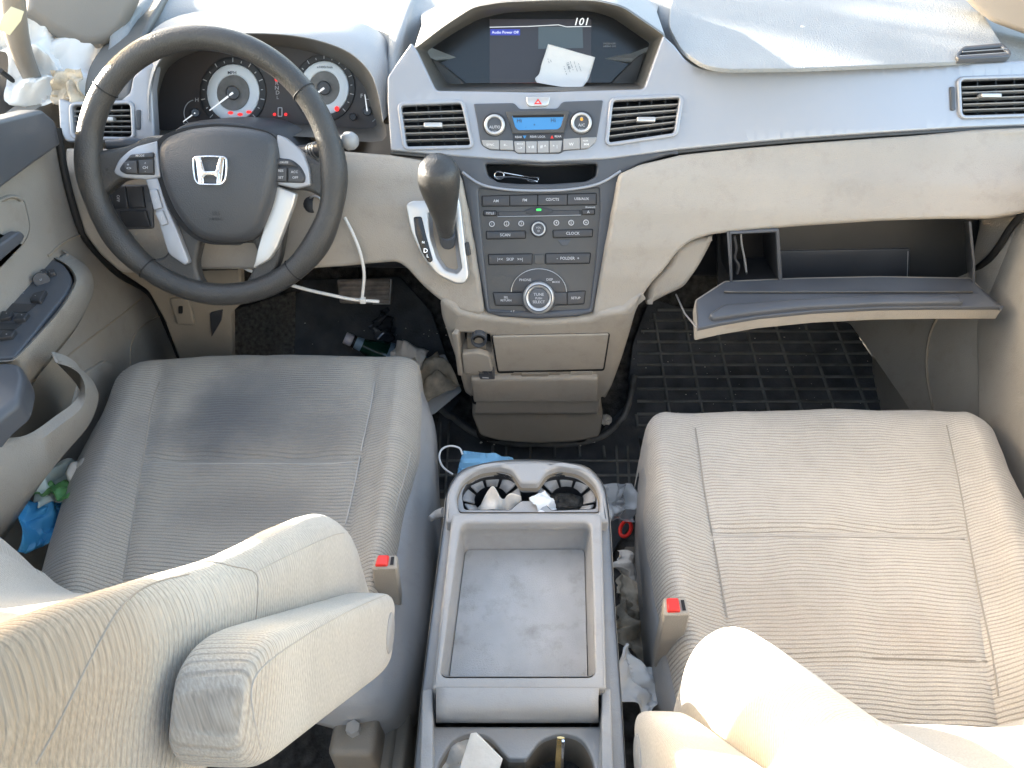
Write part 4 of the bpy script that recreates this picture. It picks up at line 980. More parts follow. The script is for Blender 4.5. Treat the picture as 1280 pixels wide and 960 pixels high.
seam(pc, [(1183, 532), (1190, 562), (1199, 605), (1209, 660), (1222, 730), (1240, 815), (1248, 870)], pc)
seam(pc, [(892, 672), (960, 671), (1050, 671.5), (1130, 672.5), (1206, 674)], pc, r=0.0008)
seam(pc, [(1090, 822), (1160, 824), (1234, 826)], pc, r=0.0008)

# plastic side covers towards the middle of the car
def cover(rows, par, m='grey', nm='side_cover'):
    return surf(nm, [[Pz(*q) for q in r] for r in rows], M[m], par, ku=6, kv=5, sol=0.004)
cover([[(521, 464, .34), (525, 480, .325), (530, 492, .28), (532, 498, .10)],
       [(519, 500, .37), (531, 512, .35), (543, 530, .29), (545, 545, .08)],
       [(512, 560, .372), (528, 566, .352), (545, 575, .29), (548, 590, .06)],
       [(498, 640, .372), (522, 645, .352), (544, 655, .29), (552, 670, .06)],
       [(480, 710, .372), (514, 720, .352), (542, 730, .29), (552, 745, .06)],
       [(455, 790, .38), (508, 800, .352), (534, 810, .29), (545, 820, .10)],
       [(420, 870, .38), (482, 880, .352), (505, 892, .30), (520, 905, .18)],
       [(395, 905, .34), (430, 915, .32), (455, 925, .29), (480, 940, .20)]], dseat)
cover([[(816, 548, .31), (812, 560, .30), (806, 575, .25), (802, 585, .08)],
       [(813, 590, .335), (806, 592, .32), (799, 600, .26), (796, 615, .06)],
       [(814, 660, .335), (806, 664, .32), (797, 670, .26), (793, 685, .06)],
       [(824, 735, .335), (812, 740, .32), (803, 745, .26), (795, 760, .06)],
       [(838, 812, .335), (824, 820, .32), (812, 826, .26), (803, 840, .06)],
       [(856, 900, .335), (842, 905, .32), (828, 910, .26), (812, 920, .06)]], pseat)

# seat backs in their own reclined frame: x across, s up the back, d forward
def back_frame(y0, z0, rec, xc, mir):
    u = V((0, -math.sin(R(rec)), math.cos(R(rec)))); f = V((0, math.cos(R(rec)), math.sin(R(rec))))
    return lambda x, s, d: V((xc + mir * x, y0, z0)) + u * s + f * d
def seatback(par, y0, z0, rec, xc, mir, m, width=0.215):
    P3 = back_frame(y0, z0, rec, xc, mir)
    #   s, W, d_back, d_crest, d_mid
    T = [(-0.150, width * .93, -0.045, 0.000, -0.02), (-0.135, width * .99, -0.058, 0.030, 0.0), (-0.08, width, -0.062, 0.066, 0.012), (-0.015, width * 1.01, -0.062, 0.092, 0.022), (0.06, width * 1.02, -0.062, 0.096, 0.022),
         (0.15, width * 1.02, -0.062, 0.082, 0.018), (0.24, width * 1.01, -0.060, 0.063, 0.014), (0.33, width * .99, -0.057, 0.051, 0.010), (0.39, width * .95, -0.054, 0.041, 0.008), (0.43, width * .89, -0.048, 0.026, 0.004), (0.455, width * .80, -0.036, 0.008, -0.004), (0.466, width * .62, -0.02, -0.012, -0.014)]
    rows = []
    for s, W, db, dc_, dm in T:
        mid = (db + dc_) / 2
        sec = [(W * .80, db), (W * .985, db + .014), (W * 1.0, mid), (W * .992, dc_ - .022), (W * .93, dc_ - .002), (W * .84, dc_ - .001), (W * .70, dc_ * .55 + dm * .45), (W * .45, dm + .004), (0, dm)]
        full = sec + [(-a, b) for a, b in sec[-2::-1]]
        rows.append([P3(a, s, b) for a, b in full])
    def wr(u, v, p):
        g = math.exp(-((u - 5.9) / .10) ** 2) * 0.004 + math.exp(-((u - 10.1) / .10) ** 2) * 0.004
        return noise.noise(p * 11) * 0.0022 - g
    def uvf(c):
        q = c - V((xc, y0, z0)); return (q.x + q.y * .6, q.y * -math.sin(R(rec)) + q.z * math.cos(R(rec)))
    o = surf('backrest', rows, m, par, ku=6, kv=7, disp=wr, uvf=uvf, smooth=80)
    # rear shell closes the back
    rb = [[P3(a, s, db + (0.004 if abs(a) > W * .7 else -.012)) for a in (-W * .82, -W * .4, 0, W * .4, W * .82)] for s, W, db, _, _ in T]
    surf('back_shell', rb, M['grey'], par, ku=4, kv=3, uvf=uvf)
    return o, P3, uvf
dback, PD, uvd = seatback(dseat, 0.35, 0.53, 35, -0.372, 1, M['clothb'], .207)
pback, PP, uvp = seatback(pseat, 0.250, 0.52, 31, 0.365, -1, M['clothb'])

def armrest(par, P3, uvf, x0, x1, s0, s1, d0, d1, mir):
    rows = []
    n = 28
    secs = [(s0 - .044, .05), (s0 - .043, .25), (s0 - .040, .45), (s0 - .032, .78), (s0 - .012, .96), (s0 + .03, 1.02), (s0 + .10, 1.0), (s0 + .18, .97), (s0 + .26, .94), (s1 - .04, .92), (s1 - .018, .84), (s1 - .004, .68), (s1 + .004, .48), (s1 + .008, .25), (s1 + .009, .05)]
    xm, dm = (x0 + x1) / 2, (d0 + d1) / 2
    for s, k in secs:
        lp = []
        for j in range(n):
            a = 2 * math.pi * j / n; e = .38
            cx = math.copysign(abs(math.cos(a)) ** e, math.cos(a)); cy = math.copysign(abs(math.sin(a)) ** e, math.sin(a))
            lp.append(P3(xm + cx * (x1 - x0) / 2 * (k ** (.30 if s > s0 + .2 else .6)), s, dm + cy * (d1 - d0) / 2 * k))
        rows.append(lp)
    cols = [spl([r[j] for r in rows], 4, False) for j in range(n)]
    dense = [[V(cols[j][i]) for j in range(n)] for i in range(len(cols[0]))]
    dense = [[V(q) for q in spl(r, 3, True)] for r in dense]
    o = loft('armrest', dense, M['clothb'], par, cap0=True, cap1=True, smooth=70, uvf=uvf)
    # pivot cover
    c = P3(x1, s0 + .005, dm); ax = V((mir, 0, 0)); a = P3(x1, s0 + .03, dm) - c; b = P3(x1, s0 + .005, dm + .03) - c
    tube('pivot_cap', [c - ax * .004, c + ax * .0008, c + ax * .0016], [0.018, 0.018, 0.0165], M['grey'], o, n=28)
    return o
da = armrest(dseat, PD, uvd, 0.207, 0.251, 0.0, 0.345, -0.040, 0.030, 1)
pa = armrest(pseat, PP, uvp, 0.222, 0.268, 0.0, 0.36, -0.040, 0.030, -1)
# seams of the driver seat back and arm rest
seam(dback, [(236, 704), (262, 702), (290, 708), (318, 716), (322, 740), (318, 790)], dback, r=0.0005)
seam(dback, [(318, 716), (345, 702), (380, 685), (420, 668), (445, 666)], dback, r=0.0005, m=M['threadl'])
seam(dback, [(236, 718), (195, 728), (165, 745), (140, 775), (110, 830), (75, 900), (45, 955)], dback, r=0.0005)
seam(da, [(486, 742), (440, 762), (390, 790), (345, 820), (322, 842), (314, 865), (318, 900), (326, 936)], da, r=0.0005, m=M['threadl'])
seam(pback, [(1080, 865), (1092, 900), (1110, 940), (1118, 962)], pback, r=0.0005, m=M['threadl'])
for par, P3 in ((dseat, PD), (pseat, PP)):
    for x in (-.07, .07): tube('headrest_post', [P3(x, .44, -.01), P3(x, .55, 0.005)], 0.006, M['chrome'], par, n=12)
    lp = []
    for s, kx, kd in ((.50, .5, .4), (.51, .85, .8), (.56, 1, 1), (.64, .98, 1), (.70, .85, .85), (.715, .5, .4)):
        r_ = []
        for j in range(32):
            a = 2 * math.pi * j / 32; e = .6
            r_.append(P3(math.copysign(abs(math.cos(a)) ** e, math.cos(a)) * .13 * kx, s, .01 + math.copysign(abs(math.sin(a)) ** e, math.sin(a)) * .05 * kd))
        lp.append(r_)
    loft('headrest', lp, M['clothb'], par, cap0=True, cap1=True, smooth=70, uvf=uvxy)
# belt buckles, one on the inner side of each seat
def buckle(par, top, bot, m1='beige'):
    A = [Pz(x, y, z) for x, y, z in top]; 
    o = None
    c = sum(A, V()) / 4
    dn = V((0.004 if c.x > 0 else -0.004, 0.0, -0.12))
    lo = [p + dn for p in A]
    mid = [p + dn * .03 for p in A]
    o = loft('belt_buckle', [lo, mid, [c + (p - c) * .96 for p in A]], M[m1], par, cap0=True, cap1=True, smooth=30)
    o.modifiers.new('soft_edges', 'BEVEL').width = 0.002
    f = lambda u, v, h: (A[0] * (1 - u) * (1 - v) + A[1] * u * (1 - v) + A[2] * u * v + A[3] * (1 - u) * v) + V((0, 0, h))
    bm = bmesh.new()
    ring = [bm.verts.new(f(u, v, .0035)) for u, v in ((.14, .14), (.86 * .72, .14), (.86 * .72, .86), (.14, .86))]; r2 = [bm.verts.new(f(u, v, -.005)) for u, v in ((.11, .11), (.65, .11), (.65, .89), (.11, .89))]
    bm.faces.new(ring)
    for i in range(4): bm.faces.new((ring[i], ring[(i + 1) % 4], r2[(i + 1) % 4], r2[i]))
    b = frombm('release_button', bm, M['red'], o); b.modifiers.new('soft_edges', 'BEVEL').width = 0.0012
    bm = bmesh.new(); q = [bm.verts.new(f(u, v, .0008)) for u, v in ((.72, .2), (.86, .2), (.86, .8), (.72, .8))]; bm.faces.new(q)
    frombm('tongue_slot', bm, M['void'], o)
    return o
buckle(dseat, [(497, 693, .44), (497, 709, .44), (465, 709, .44), (473, 693, .44)][::-1] if 0 else [(470, 693, .44), (497, 693, .44), (496, 710, .44), (464, 711, .44)], None)
buckle(pseat, [(829, 746, .42), (858, 746, .42), (863, 768, .42), (830, 769, .42)], None)
# frames and rails under the seats
for xs_, yc, pr_ in (((-.56, -.16), .58, dseat), ((.57, .20), .48, pseat)):
    for x in xs_:
        bx('seat_rail', (x, yc, .05), (.04, .6, .03), M['beige_dark'], pr_, bev=.004); bx('seat_leg', (x, yc - .07, .17), (.03, .46, .22), M['beige_dark'], pr_, bev=.01)
br_ = Pz(448, 930, .30)
bx('hinge_bracket', br_, (.05, .05, .07), M['beige_dark'], dseat, bev=.008)
tube('hinge_bolt', [br_ + V((0, 0, .035)), br_ + V((0, 0, .045))], .008, M['satin'], dseat, n=6)
bx('hinge_bracket', Pz(478, 945, .22), (.07, .07, .10), M['beige_dark'], dseat, bev=.006)

# ================================================================== CENTRE CONSOLE
C_ = thing('centre_console', 'grey centre console with cup holders and an empty tray between the seats', 'console', (0.0, 0.45, 0.0))
Z = lambda z: Plane((0, 0, z), (0, 0, 1))
topo = rnd([(556, 645, 6), (558, 612, 16), (576, 586, 18), (625, 575, 20), (680, 575, 20), (735, 582, 18), (756, 606, 14), (762, 650, 10), (768, 760, 0), (776, 870, 0), (783, 985, 0), (516, 985, 0), (528, 862, 0), (543, 740, 0)], 4, 5)
cen = (650, 790)
lps = []
for z, g in ((.405, -.5), (.398, -2.2), (.36, -5), (.30, -6), (.10, -4), (.0, -4)):
    base = [Z(.405).hit(*p) for p in inset(topo, g)]
    lps.append([V((p.x, p.y, z)) for p in base])
loft('console_body', lps, M['grey'], C_, smooth=50)
sheet('body_rim', Z(.402), topo, M['grey'], C_, holes=[rnd([(566, 650), (572, 608), (590, 590), (625, 584), (680, 584), (725, 590), (745, 608), (750, 650), (752, 860), (748, 984), (538, 984), (545, 860)], 4)], h=0, th=.006, b=1)
bean = rnd([(580, 637, 4), (577, 616, 8), (586, 601, 8), (603, 592, 8), (620, 590.5, 8), (637, 594, 8), (647, 602, 3), (652, 607, 2), (671, 607, 2), (677, 600, 3), (690, 593, 8), (708, 590.5, 8), (727, 595, 8), (740, 604, 8), (746, 618, 8), (745, 636, 4), (690, 638, 3), (681, 630, 3), (672, 626, 2), (652, 626, 2), (645, 631, 3), (638, 637.5, 3)], 4, 4)
shelf = rnd([(574, 640, 4), (570, 620, 8), (577, 600, 12), (598, 585, 12), (625, 582, 4), (640, 586, 6), (651, 603, 4), (673, 603, 4), (684, 587, 6), (700, 582, 4), (725, 586, 12), (744, 602, 12), (750, 622, 8), (749, 640, 4)], 4, 4)
ctop = rnd([(557, 652, 3), (559, 612, 16), (577, 587, 18), (625, 576, 20), (680, 576, 20), (734, 583, 18), (755, 607, 14), (761, 652, 3)], 4, 5)
rimc = sheet('cup_holder', Z(.42), ctop, M['grey'], C_, holes=[shelf], h=0, th=.02, b=4, seg=5, label='front cup holder pair with black wells')
loft('holder_wall', [[Z(.42).off(*p, -.003) for p in shelf], [V((Z(.42).off(*p, 0).x, Z(.42).off(*p, 0).y, .404)) for p in inset(shelf, 1)]], M['beige_dark'], rimc)
sheet('holder_shelf', Z(.408), inset(shelf, -3), M['grey'], rimc, holes=[bean], h=-.001, th=.006, b=1.2)
lp0 = [Z(.407).off(*p, 0) for p in bean]
loft('well', [lp0, [V((p.x, p.y, .34)) for p in lp0]], M['black'], rimc)
bm = bmesh.new(); bm.faces.new([bm.verts.new(V((p.x, p.y, .342))) for p in lp0]); frombm('well_floor', bm, M['void'], rimc)
for cx in (614, 709):
    c = Z(.40).hit(cx, 616)
    for k in range(8):
        a0, a1 = 45 * k + 22.5 + 4.5 - 22.5 + 22.5, 45 * (k + 1) + 22.5 - 4.5
        bm = bmesh.new(); ro, ri = .0375, .0225
        A = [R(a0 + (a1 - a0) * j / 6) for j in range(7)]
        o_ = [bm.verts.new(c + V((ro * math.cos(a), ro * math.sin(a), -.002))) for a in A]; i_ = [bm.verts.new(c + V((ri * math.cos(a), ri * math.sin(a), -.014))) for a in A]
        for j in range(6): bm.faces.new((o_[j], o_[j + 1], i_[j + 1], i_[j]))
        if c.y + ro * math.sin(R((a0 + a1) / 2)) > c.y - .028 :
            q = frombm('gripper_pad', bm, M['grey'], rimc); md = q.modifiers.new('t', 'SOLIDIFY'); md.thickness = .002
        else: bm.free()
# lid with tray
opn = rnd([(576, 653, 9), (738, 652, 9), (744, 846, 10), (550, 846, 10)], 8, 6)
lid = rnd([(565, 641, 6), (752, 641, 6), (758, 861, 3), (540, 860, 3)], 5, 4)
ld = sheet('lid', Z(.428), lid, M['grey'], C_, holes=[opn], h=0, th=.014, b=3.5, seg=4, label='grey console lid with a shallow tray')
fl = [V((p.x, p.y, .378)) for p in [Z(.428).off(*q, 0) for q in inset(opn, 2.5)]]
loft('tray_wall', [[Z(.428).off(*p, -.0025) for p in inset(opn, .2)], [Z(.428).off(*p, -.012) for p in inset(opn, .8)], [p + V((0, 0, .003)) for p in fl], [V((p.x * .985, .46 + (p.y - .46) * .985, .3765)) for p in fl]], M['grey'], ld, smooth=60)
bm = bmesh.new(); bm.faces.new([bm.verts.new(V((p.x * .975, .46 + (p.y - .46) * .975, .3780))) for p in fl]); frombm('tray_floor', bm, M['tray'], ld)
# latch end of the lid curling down
rws = [[Z(.428).off(x, 859, -.001) for x in (545, 600, 650, 700, 749)]]
for yy_, z in ((874, .427), (888, .421), (899, .408), (904, .392)):
    rws.append([Pz(x, yy_, z) for x in (545, 600, 650, 700, 748)])
surf('lid_latch', rws, M['grey'], C_, ku=3, kv=5, sol=.004)
for x0, x1, x2, x3 in ((528, 541, 541, 524), (752, 763, 768, 752)):
    sheet('side_arm', Z(.418), rnd([(x0, 862), (x1, 860), (x2 if x0 < 600 else x2, 985), (x3, 985)], 2), M['grey'], C_, h=0, th=.06, b=2)
ra = rnd([(538, 908, 2), (752, 908, 2), (756, 990, 0), (533, 990, 0)], 2)
rc = rnd([(542, 984, 4), (546, 955, 14), (566, 924, 14), (590, 915, 12), (612, 920, 10), (628, 940, 4), (636, 948, 3), (658, 948, 3), (664, 940, 4), (676, 924, 10), (702, 915, 12), (728, 922, 14), (742, 948, 12), (746, 984, 4)], 4, 4)
rt = sheet('cup_holder', Z(.395), ra, M['grey'], C_, holes=[rc], h=0, th=.01, b=2.5, label='rear cup holder pair holding litter')
l0 = [Z(.395).off(*p, -.002) for p in rc]
loft('well', [l0, [V((p.x, p.y, .325)) for p in l0]], M['beige_dark'], rt)
bm = bmesh.new(); bm.faces.new([bm.verts.new(V((p.x, p.y, .326))) for p in l0]); frombm('well_floor', bm, M['carpet'], rt)
# hook on the console's side
tube('side_hook', [Z(.36).hit(538, 648), Z(.36).hit(546, 643), Z(.37).hit(556, 640)], [.004, .006, .007], M['grey'], C_, n=8, k=3)

# ================================================================== GLOVE BOX
G = thing('glove_box', 'open black glove box hanging below the passenger dash', 'glove box', (0.42, 0.98, 0.46))
GZ = Plane((0, 0.9, 0.492), (0, -0.10, 1))
gdoor = rnd([(869, 374, 3), (906, 350, 3), (1000, 346, 0), (1100, 344, 0), (1214, 346, 3), (1254, 385, 2), (1180, 385, 0), (1100, 386, 0), (1020, 390, 0), (950, 397, 0), (903, 405, 0), (871, 412, 3)], 2)
gd = sheet('door', GZ, gdoor, M['beige'], G, h=-.003, th=.022, b=2)
sheet('door_liner', GZ, inset(gdoor, 1.6), M['charcoal'], gd, h=0.002, th=.006, b=1.5)
sheet('liner_ridge', GZ, rnd([(886, 392, 4), (905, 379, 4), (975, 374, 4), (1050, 369, 0), (1130, 367, 0), (1196, 368, 3), (1206, 377, 3), (1100, 378, 0), (1000, 383, 0), (930, 391, 0), (892, 397, 3)], 3), M['charcoal'], gd, h=.010, th=.010, b=3)
tube('door_strap', [GZ.off(871, 410, -.005), Py(856, 392, .93), Py(845, 368, .99)], .0014, M['satin'], G, n=6)
GB = Plane((0, 1.10, 0.5), (0, -1, 0.12)); GFp = Plane((0, 0.985, 0.55), (0, -1, 0.12))
sheet('bin_back', GB, [(896, 268), (1224, 262), (1222, 384), (898, 388)], M['stack'], G, h=0, th=.01, b=0)
sheet('bin_panel', GB, rnd([(974, 314), (1138, 311), (1137, 349), (974, 354)], 2), M['charcoal'], G, h=.004, th=.004, b=1)
tube('panel_scuff', [GB.off(1135, 314, .005), GB.off(1134, 348, .005), GB.off(1100, 351, .005), GB.off(1075, 351.5, .005)], .0007, M['print'], G, n=5)
surf('bin_floor', [[GZ.off(x, y, .004) for x in (905, 1010, 1110, 1216)] for y in (366,)] + [[GB.off(x, 372, 0.006) for x in (905, 1010, 1110, 1216)], [GB.off(x, 356, 0.006) for x in (905, 1010, 1110, 1216)]], M['stack'], G, ku=3, kv=3, sol=.003)
for xa, ya, xb, yb, w in ((908.5, 290, 913, 379, 3), (1211, 277, 1215.5, 372, 4)):
    bm = bmesh.new(); f0, f1 = GFp.off(xa, ya, 0), GFp.off(xb, yb, 0)
    b0, b1 = GB.off(xa + (2 if xa < 1000 else -6), ya, 0), GB.off(xb + (2 if xa < 1000 else -6), yb - 20, 0)
    t = V((.0035, 0, 0)); md_ = (f0 + f1) / 2 + V((0, -.008, 0))
    for s in (0, 1): pass
    vs = [bm.verts.new(p) for p in (f0, md_, f1, b1, b0, f0 + t, md_ + t, f1 + t, b1 + t, b0 + t)]
    bm.faces.new(vs[:5]); bm.faces.new(vs[5:])
    for i in range(5): bm.faces.new((vs[i], vs[(i + 1) % 5], vs[5 + (i + 1) % 5], vs[5 + i]))
    frombm('bin_side', bm, M['charcoal'], G)
dvo = rnd([(912, 291), (974, 287), (979, 362), (914, 366)], 2); dvi = [(914.5, 293), (970, 290.5), (973.5, 352), (916, 356)]
dvd = sheet('divider_box', GFp, dvo, M['charcoal'], G, holes=[dvi], h=.002, th=.006, b=1)
loft('divider_wall', [[GFp.deep(*p, 0) for p in dvi], [GFp.deep(*p, -.09) for p in dvi]], M['black'], dvd)
sheet('divider_back', GFp, [(913, 292), (973, 289), (975, 354), (914, 357)], M['void'], dvd, h=-.09, th=.004, b=0)
sheet('warning_tag', GFp, [(916, 358.5), (928, 357.8), (928, 361.5), (916, 362)], M['print'], dvd, h=.003, th=.001, b=0)
tube('cable_loop', [GFp.off(*p, -.01) for p in spl([(926, 290), (927, 305), (930, 320), (932, 334), (933, 340)], 3, False)], .0016, M['satin'], G, n=6)
# coil of leads in the divider
ch = thing('phone_charger', 'small dark charger lead with a metal plug in the left bay of the glove box', 'charger', tuple(GFp.off(925, 330, -.02)))
tube('lead', [GFp.off(*p, -.012) for p in spl([(917, 295), (920, 310), (918, 322), (923, 332), (921, 342)], 4, False)], .0028, M['black'], ch, n=8)
tube('plug', [GFp.off(931, 325, -.012), GFp.off(933, 342, -.012)], [.0028, .0022], M['chrome'], ch, n=8)
pn = thing('pen_light', 'tiny metal-tipped pen lying on the floor of the glove box', 'pen', tuple(GB.off(1070, 351, .03)))
tube('barrel', [GB.off(1061, 352.5, .014), GB.off(1074, 351.5, .014)], .0042, M['black'], pn, n=10)
tube('tip', [GB.off(1074, 351.5, .014), GB.off(1087, 350.8, .014)], [.0036, .0022], M['chrome'], pn, n=10)

# ================================================================== SHELL: floor, toe board, kick panels
fy = [(-1.9, 0), (-.8, 0), (0, 0), (.6, 0), (1.0, 0), (1.15, .012), (1.28, .07), (1.42, .22), (1.52, .42), (1.56, .62), (1.56, .72)]
fl = surf('floor', [[V((x, y, z - .012)) for x in (-.76, -.5, -.25, 0, .25, .5, .76)] for y, z in fy], M['carpet'], None, ku=3, kv=4, sol=.01)
struct(fl)
def flr(px, py, h=0.0):
    """pixel onto the floor / toe board"""
    f = Fn(lambda x, z: 1.02 if z < 0 else prof(z, [(0, 1.10), (.012, 1.15), (.07, 1.28), (.22, 1.42), (.42, 1.52), (.62, 1.56)]))
    d = ray(px, py); t = (0 - CAM.z) / d.z; p = CAM + d * t
    if p.y < 1.10: return p + V((0, 0, h))
    q = f.hit(px, py); return q + V((0, -h * .5, h))
class FloorS:
    flat = False
    def hit(s, x, y): return flr(x, y)
    def n(s, p): return V((0, -.1, 1)).normalized() if p.y < 1.15 else V((0, -.7, .7)).normalized()
    def off(s, x, y, h): p = flr(x, y); return p + s.n(p) * h
    deep = off
FL = FloorS()
# rubber mats with a raised grid
def matgrid(name, label, outer, lines_u, lines_v, par=None):
    t = thing(name, label, 'floor mat', tuple(flr(*outer[0][:2])), group='rubber floor mats')
    sheet('mat_base', FL, outer, M['matrub'], t, h=.004, th=.006, b=1.5, cell=14)
    return t
pm = matgrid('floor_mat', 'black rubber mat with raised oblong cells in the passenger footwell', rnd([(812, 372, 8), (900, 400, 6), (1060, 402, 8), (1085, 440, 8), (1112, 478, 8), (1135, 512, 4), (1100, 545, 4), (830, 560, 4), (790, 545, 6), (783, 500, 6), (790, 430, 6)], 4), 0, 0)
bm = bmesh.new()
y = 386; rws_ = []
k = 0
yy = 388.0; stepy = 12.5
while yy < 536:
    xa = 796 + (0 if yy > 420 else (420 - yy) * .8); xb = 1062 + (yy - 402) * .52 if yy > 402 else 1050
    pts = [FL.off(xa + (xb - xa) * j / 14, yy, .0065) for j in range(15)]
    tubebm(bm, pts, .0036, 6)
    stepy += .38; yy += stepy
vx = 800
for j in range(16):
    # bars running fore and aft converge towards the horizon
    xb = 700 + j * 42.0 + 96; pts = []
    for yv in range(386, 540, 6):
        x = 672 + (xb - 672) * (yv + 560) / (530 + 560)
        lim = 1062 + (yv - 402) * .52
        if 794 + max(0, (420 - yv) * .8) < x < lim - 4: pts.append(FL.off(x, yv, .0065))
    if len(pts) > 2: tubebm(bm, pts, .0036, 6)
o = frombm('raised_grid', bm, M['matgrid'], pm, smooth=60)
dm_ = matgrid('floor_mat', 'black mat in the driver footwell under the pedals', rnd([(285, 388, 3), (376, 366, 3), (380, 350, 4), (500, 345, 6), (540, 390, 8), (560, 450, 6), (575, 500, 6), (560, 520, 6), (500, 500, 4), (290, 470, 4)], 4), 0, 0)
sheet('heel_pad', FL, rnd([(293, 388), (371, 364), (369, 445), (290, 455)], 4), M['heel'], dm_, h=.009, th=.005, b=1.5)
# third mat in the middle, in front of the console
mm = matgrid('floor_mat', 'black rubber mat strip across the middle in front of the console', rnd([(552, 505, 6), (585, 530, 10), (615, 556, 10), (672, 562, 20), (740, 556, 10), (766, 520, 10), (790, 500, 6), (800, 560, 4), (800, 640, 2), (760, 700, 2), (545, 700, 2), (546, 600, 2), (541, 560, 4)], 4), 0, 0)
bm = bmesh.new()
tubebm(bm, [FL.off(*p, .009) for p in spl([(545, 505), (572, 530), (600, 548), (635, 557), (672, 559), (715, 558), (750, 550), (772, 532), (785, 505), (792, 470)], 5, False)], .0065, 10)
for x in (616, 633, 663, 693, 724, 754): tubebm(bm, [FL.off(x, 560, .006), FL.off(x - (672 - x) * .02, 574, .006)], .0032, 6)
for yv in (578, 596, 616, 640):
    tubebm(bm, [FL.off(x, yv, .006) for x in (548, 640, 798)], .003, 6)
for x in (770, 784): tubebm(bm, [FL.off(x, 560, .006), FL.off(x + 5, 660, .006)], .0028, 6)
for x in (552, 562): tubebm(bm, [FL.off(x, 530, .006), FL.off(x - 8, 660, .006)], .0028, 6)
frombm('raised_rim', bm, M['matgrid'], mm, smooth=60)
# firewall and dark underside
dk = thing('firewall', 'dark carpeted firewall behind the footwells', 'firewall', (0, 1.5, .3))
bm = bmesh.new(); boxbm(bm, (0, 1.60, .42), (1.54, .03, .8)); frombm('firewall_panel', bm, M['carpet'], dk)
bm = bmesh.new(); boxbm(bm, (0, 1.36, .565), (1.5, .5, .02)); frombm('dash_underside', bm, M['black'], dk)
bm = bmesh.new(); boxbm(bm, (-.35, 1.28, .50), (.5, .35, .16), None, .02); boxbm(bm, (.44, 1.32, .48), (.6, .30, .22), None, .02); frombm('heater_box', bm, M['black'], dk)
bm = bmesh.new(); boxbm(bm, (0.015, 1.18, .24), (.24, .22, .46), None, .02); frombm('tunnel', bm, M['carpet'], dk)

# kick panels beside the footwells
KL = Fn(lambda x, z: 1.005 + .02 * z)
kp_ = thing('kick_panel', 'taupe kick panel with bonnet release left of the pedals', 'trim panel', (-.6, 1.0, .3))
sheet('panel', KL, rnd([(150, 340, 4), (200, 334, 0), (300, 334, 3), (302, 380, 3), (289, 392, 3), (290, 460, 3), (224, 450, 3), (205, 400, 5), (185, 364, 5)], 3), M['beige_dark'], kp_, h=0, th=.02, b=2.5)
sheet('release_lever', KL, rnd([(212, 374), (236, 375), (243, 407), (221, 406)], 3), M['beige_dark'], kp_, h=.006, th=.006, b=1.5)
sheet('lever_mark', KL, box(223, 383, 228, 392, 1), M['void'], kp_, h=.0075, th=.002, b=0)
sheet('fuse_flap', KL, rnd([(262, 392), (278, 388), (276, 402), (264, 422)], 2), M['black'], kp_, h=.004, th=.004, b=1)
KR = Plane((.70, 1.1, .3), (-1, -.35, .05))
kr = thing('kick_panel', 'beige kick panel and sill on the far side of the passenger footwell', 'trim panel', (.66, 1.0, .2))
sheet('panel', KR, rnd([(1000, 398, 6), (1100, 388, 0), (1210, 340, 0), (1225, 270, 4), (1300, 262, 0), (1300, 560, 4), (1200, 560, 4), (1138, 516, 6), (1112, 478, 6), (1080, 432, 6), (1060, 404, 4)], 4), M['door'], kr, h=0, th=.02, b=3)
tube('trim_joint', [KR.off(*p, .001) for p in spl([(1175, 390), (1162, 420), (1158, 460), (1166, 512)], 5, False)], .0026, M['beige_dark'], kr, n=6)
# ================================================================== DRIVER DOOR
dd = thing('door_panel', 'beige inner panel of the driver door with armrest, window switches and map pocket', 'door', (-.72, .8, .3))
XL = Plane((-.70, 0, 0), (1, 0.0, 0.0))
door_px = rnd([(-80, 230, 0), (0, 205, 0), (68, 172, 4), (78, 200, 4), (86, 240, 6), (104, 292, 8), (150, 345, 10), (186, 366, 6), (205, 400, 6), (224, 446, 6), (235, 520, 4), (180, 700, 4), (-80, 900, 0)], 3)
sheet('panel', XL, door_px, M['door'], dd, h=0, th=.03, b=3, cell=0)
sheet('sill_trim', XL, rnd([(-80, 190, 0), (0, 150, 0), (55, 137, 4), (72, 152, 4), (78, 181, 3), (40, 208, 0), (-80, 298, 0)], 3), M['charcoal'], dd, h=.025, th=.03, b=6, seg=4)
tube('door_seal', [XL.off(*p, .004) for p in spl([(72, 160), (78, 200), (88, 245), (103, 291), (125, 320), (150, 344), (186, 366), (205, 400), (224, 446)], 4, False)], .0055, M['rubber'], dd, n=8)
tube('panel_joint', [XL.off(*p, .0005) for p in spl([(104, 292), (80, 303), (60, 320)], 4, False)], .0022, M['beige_dark'], dd, n=6)
tube('panel_joint', [XL.off(*p, .0) for p in spl([(178, 372), (150, 395), (110, 425), (78, 450)], 4, False)], .0016, M['beige_dark'], dd, n=6)
tube('panel_joint', [XL.off(*p, .0) for p in spl([(200, 395), (175, 410), (163, 435), (165, 470)], 4, False)], .0016, M['beige_dark'], dd, n=6)
sheet('speaker_grille', XL, rnd([(100, 470, 14), (135, 448, 10), (150, 462, 10), (140, 510, 10), (90, 600, 10), (70, 580, 8)], 6), M['door'], dd, h=.006, th=.006, b=2.5)
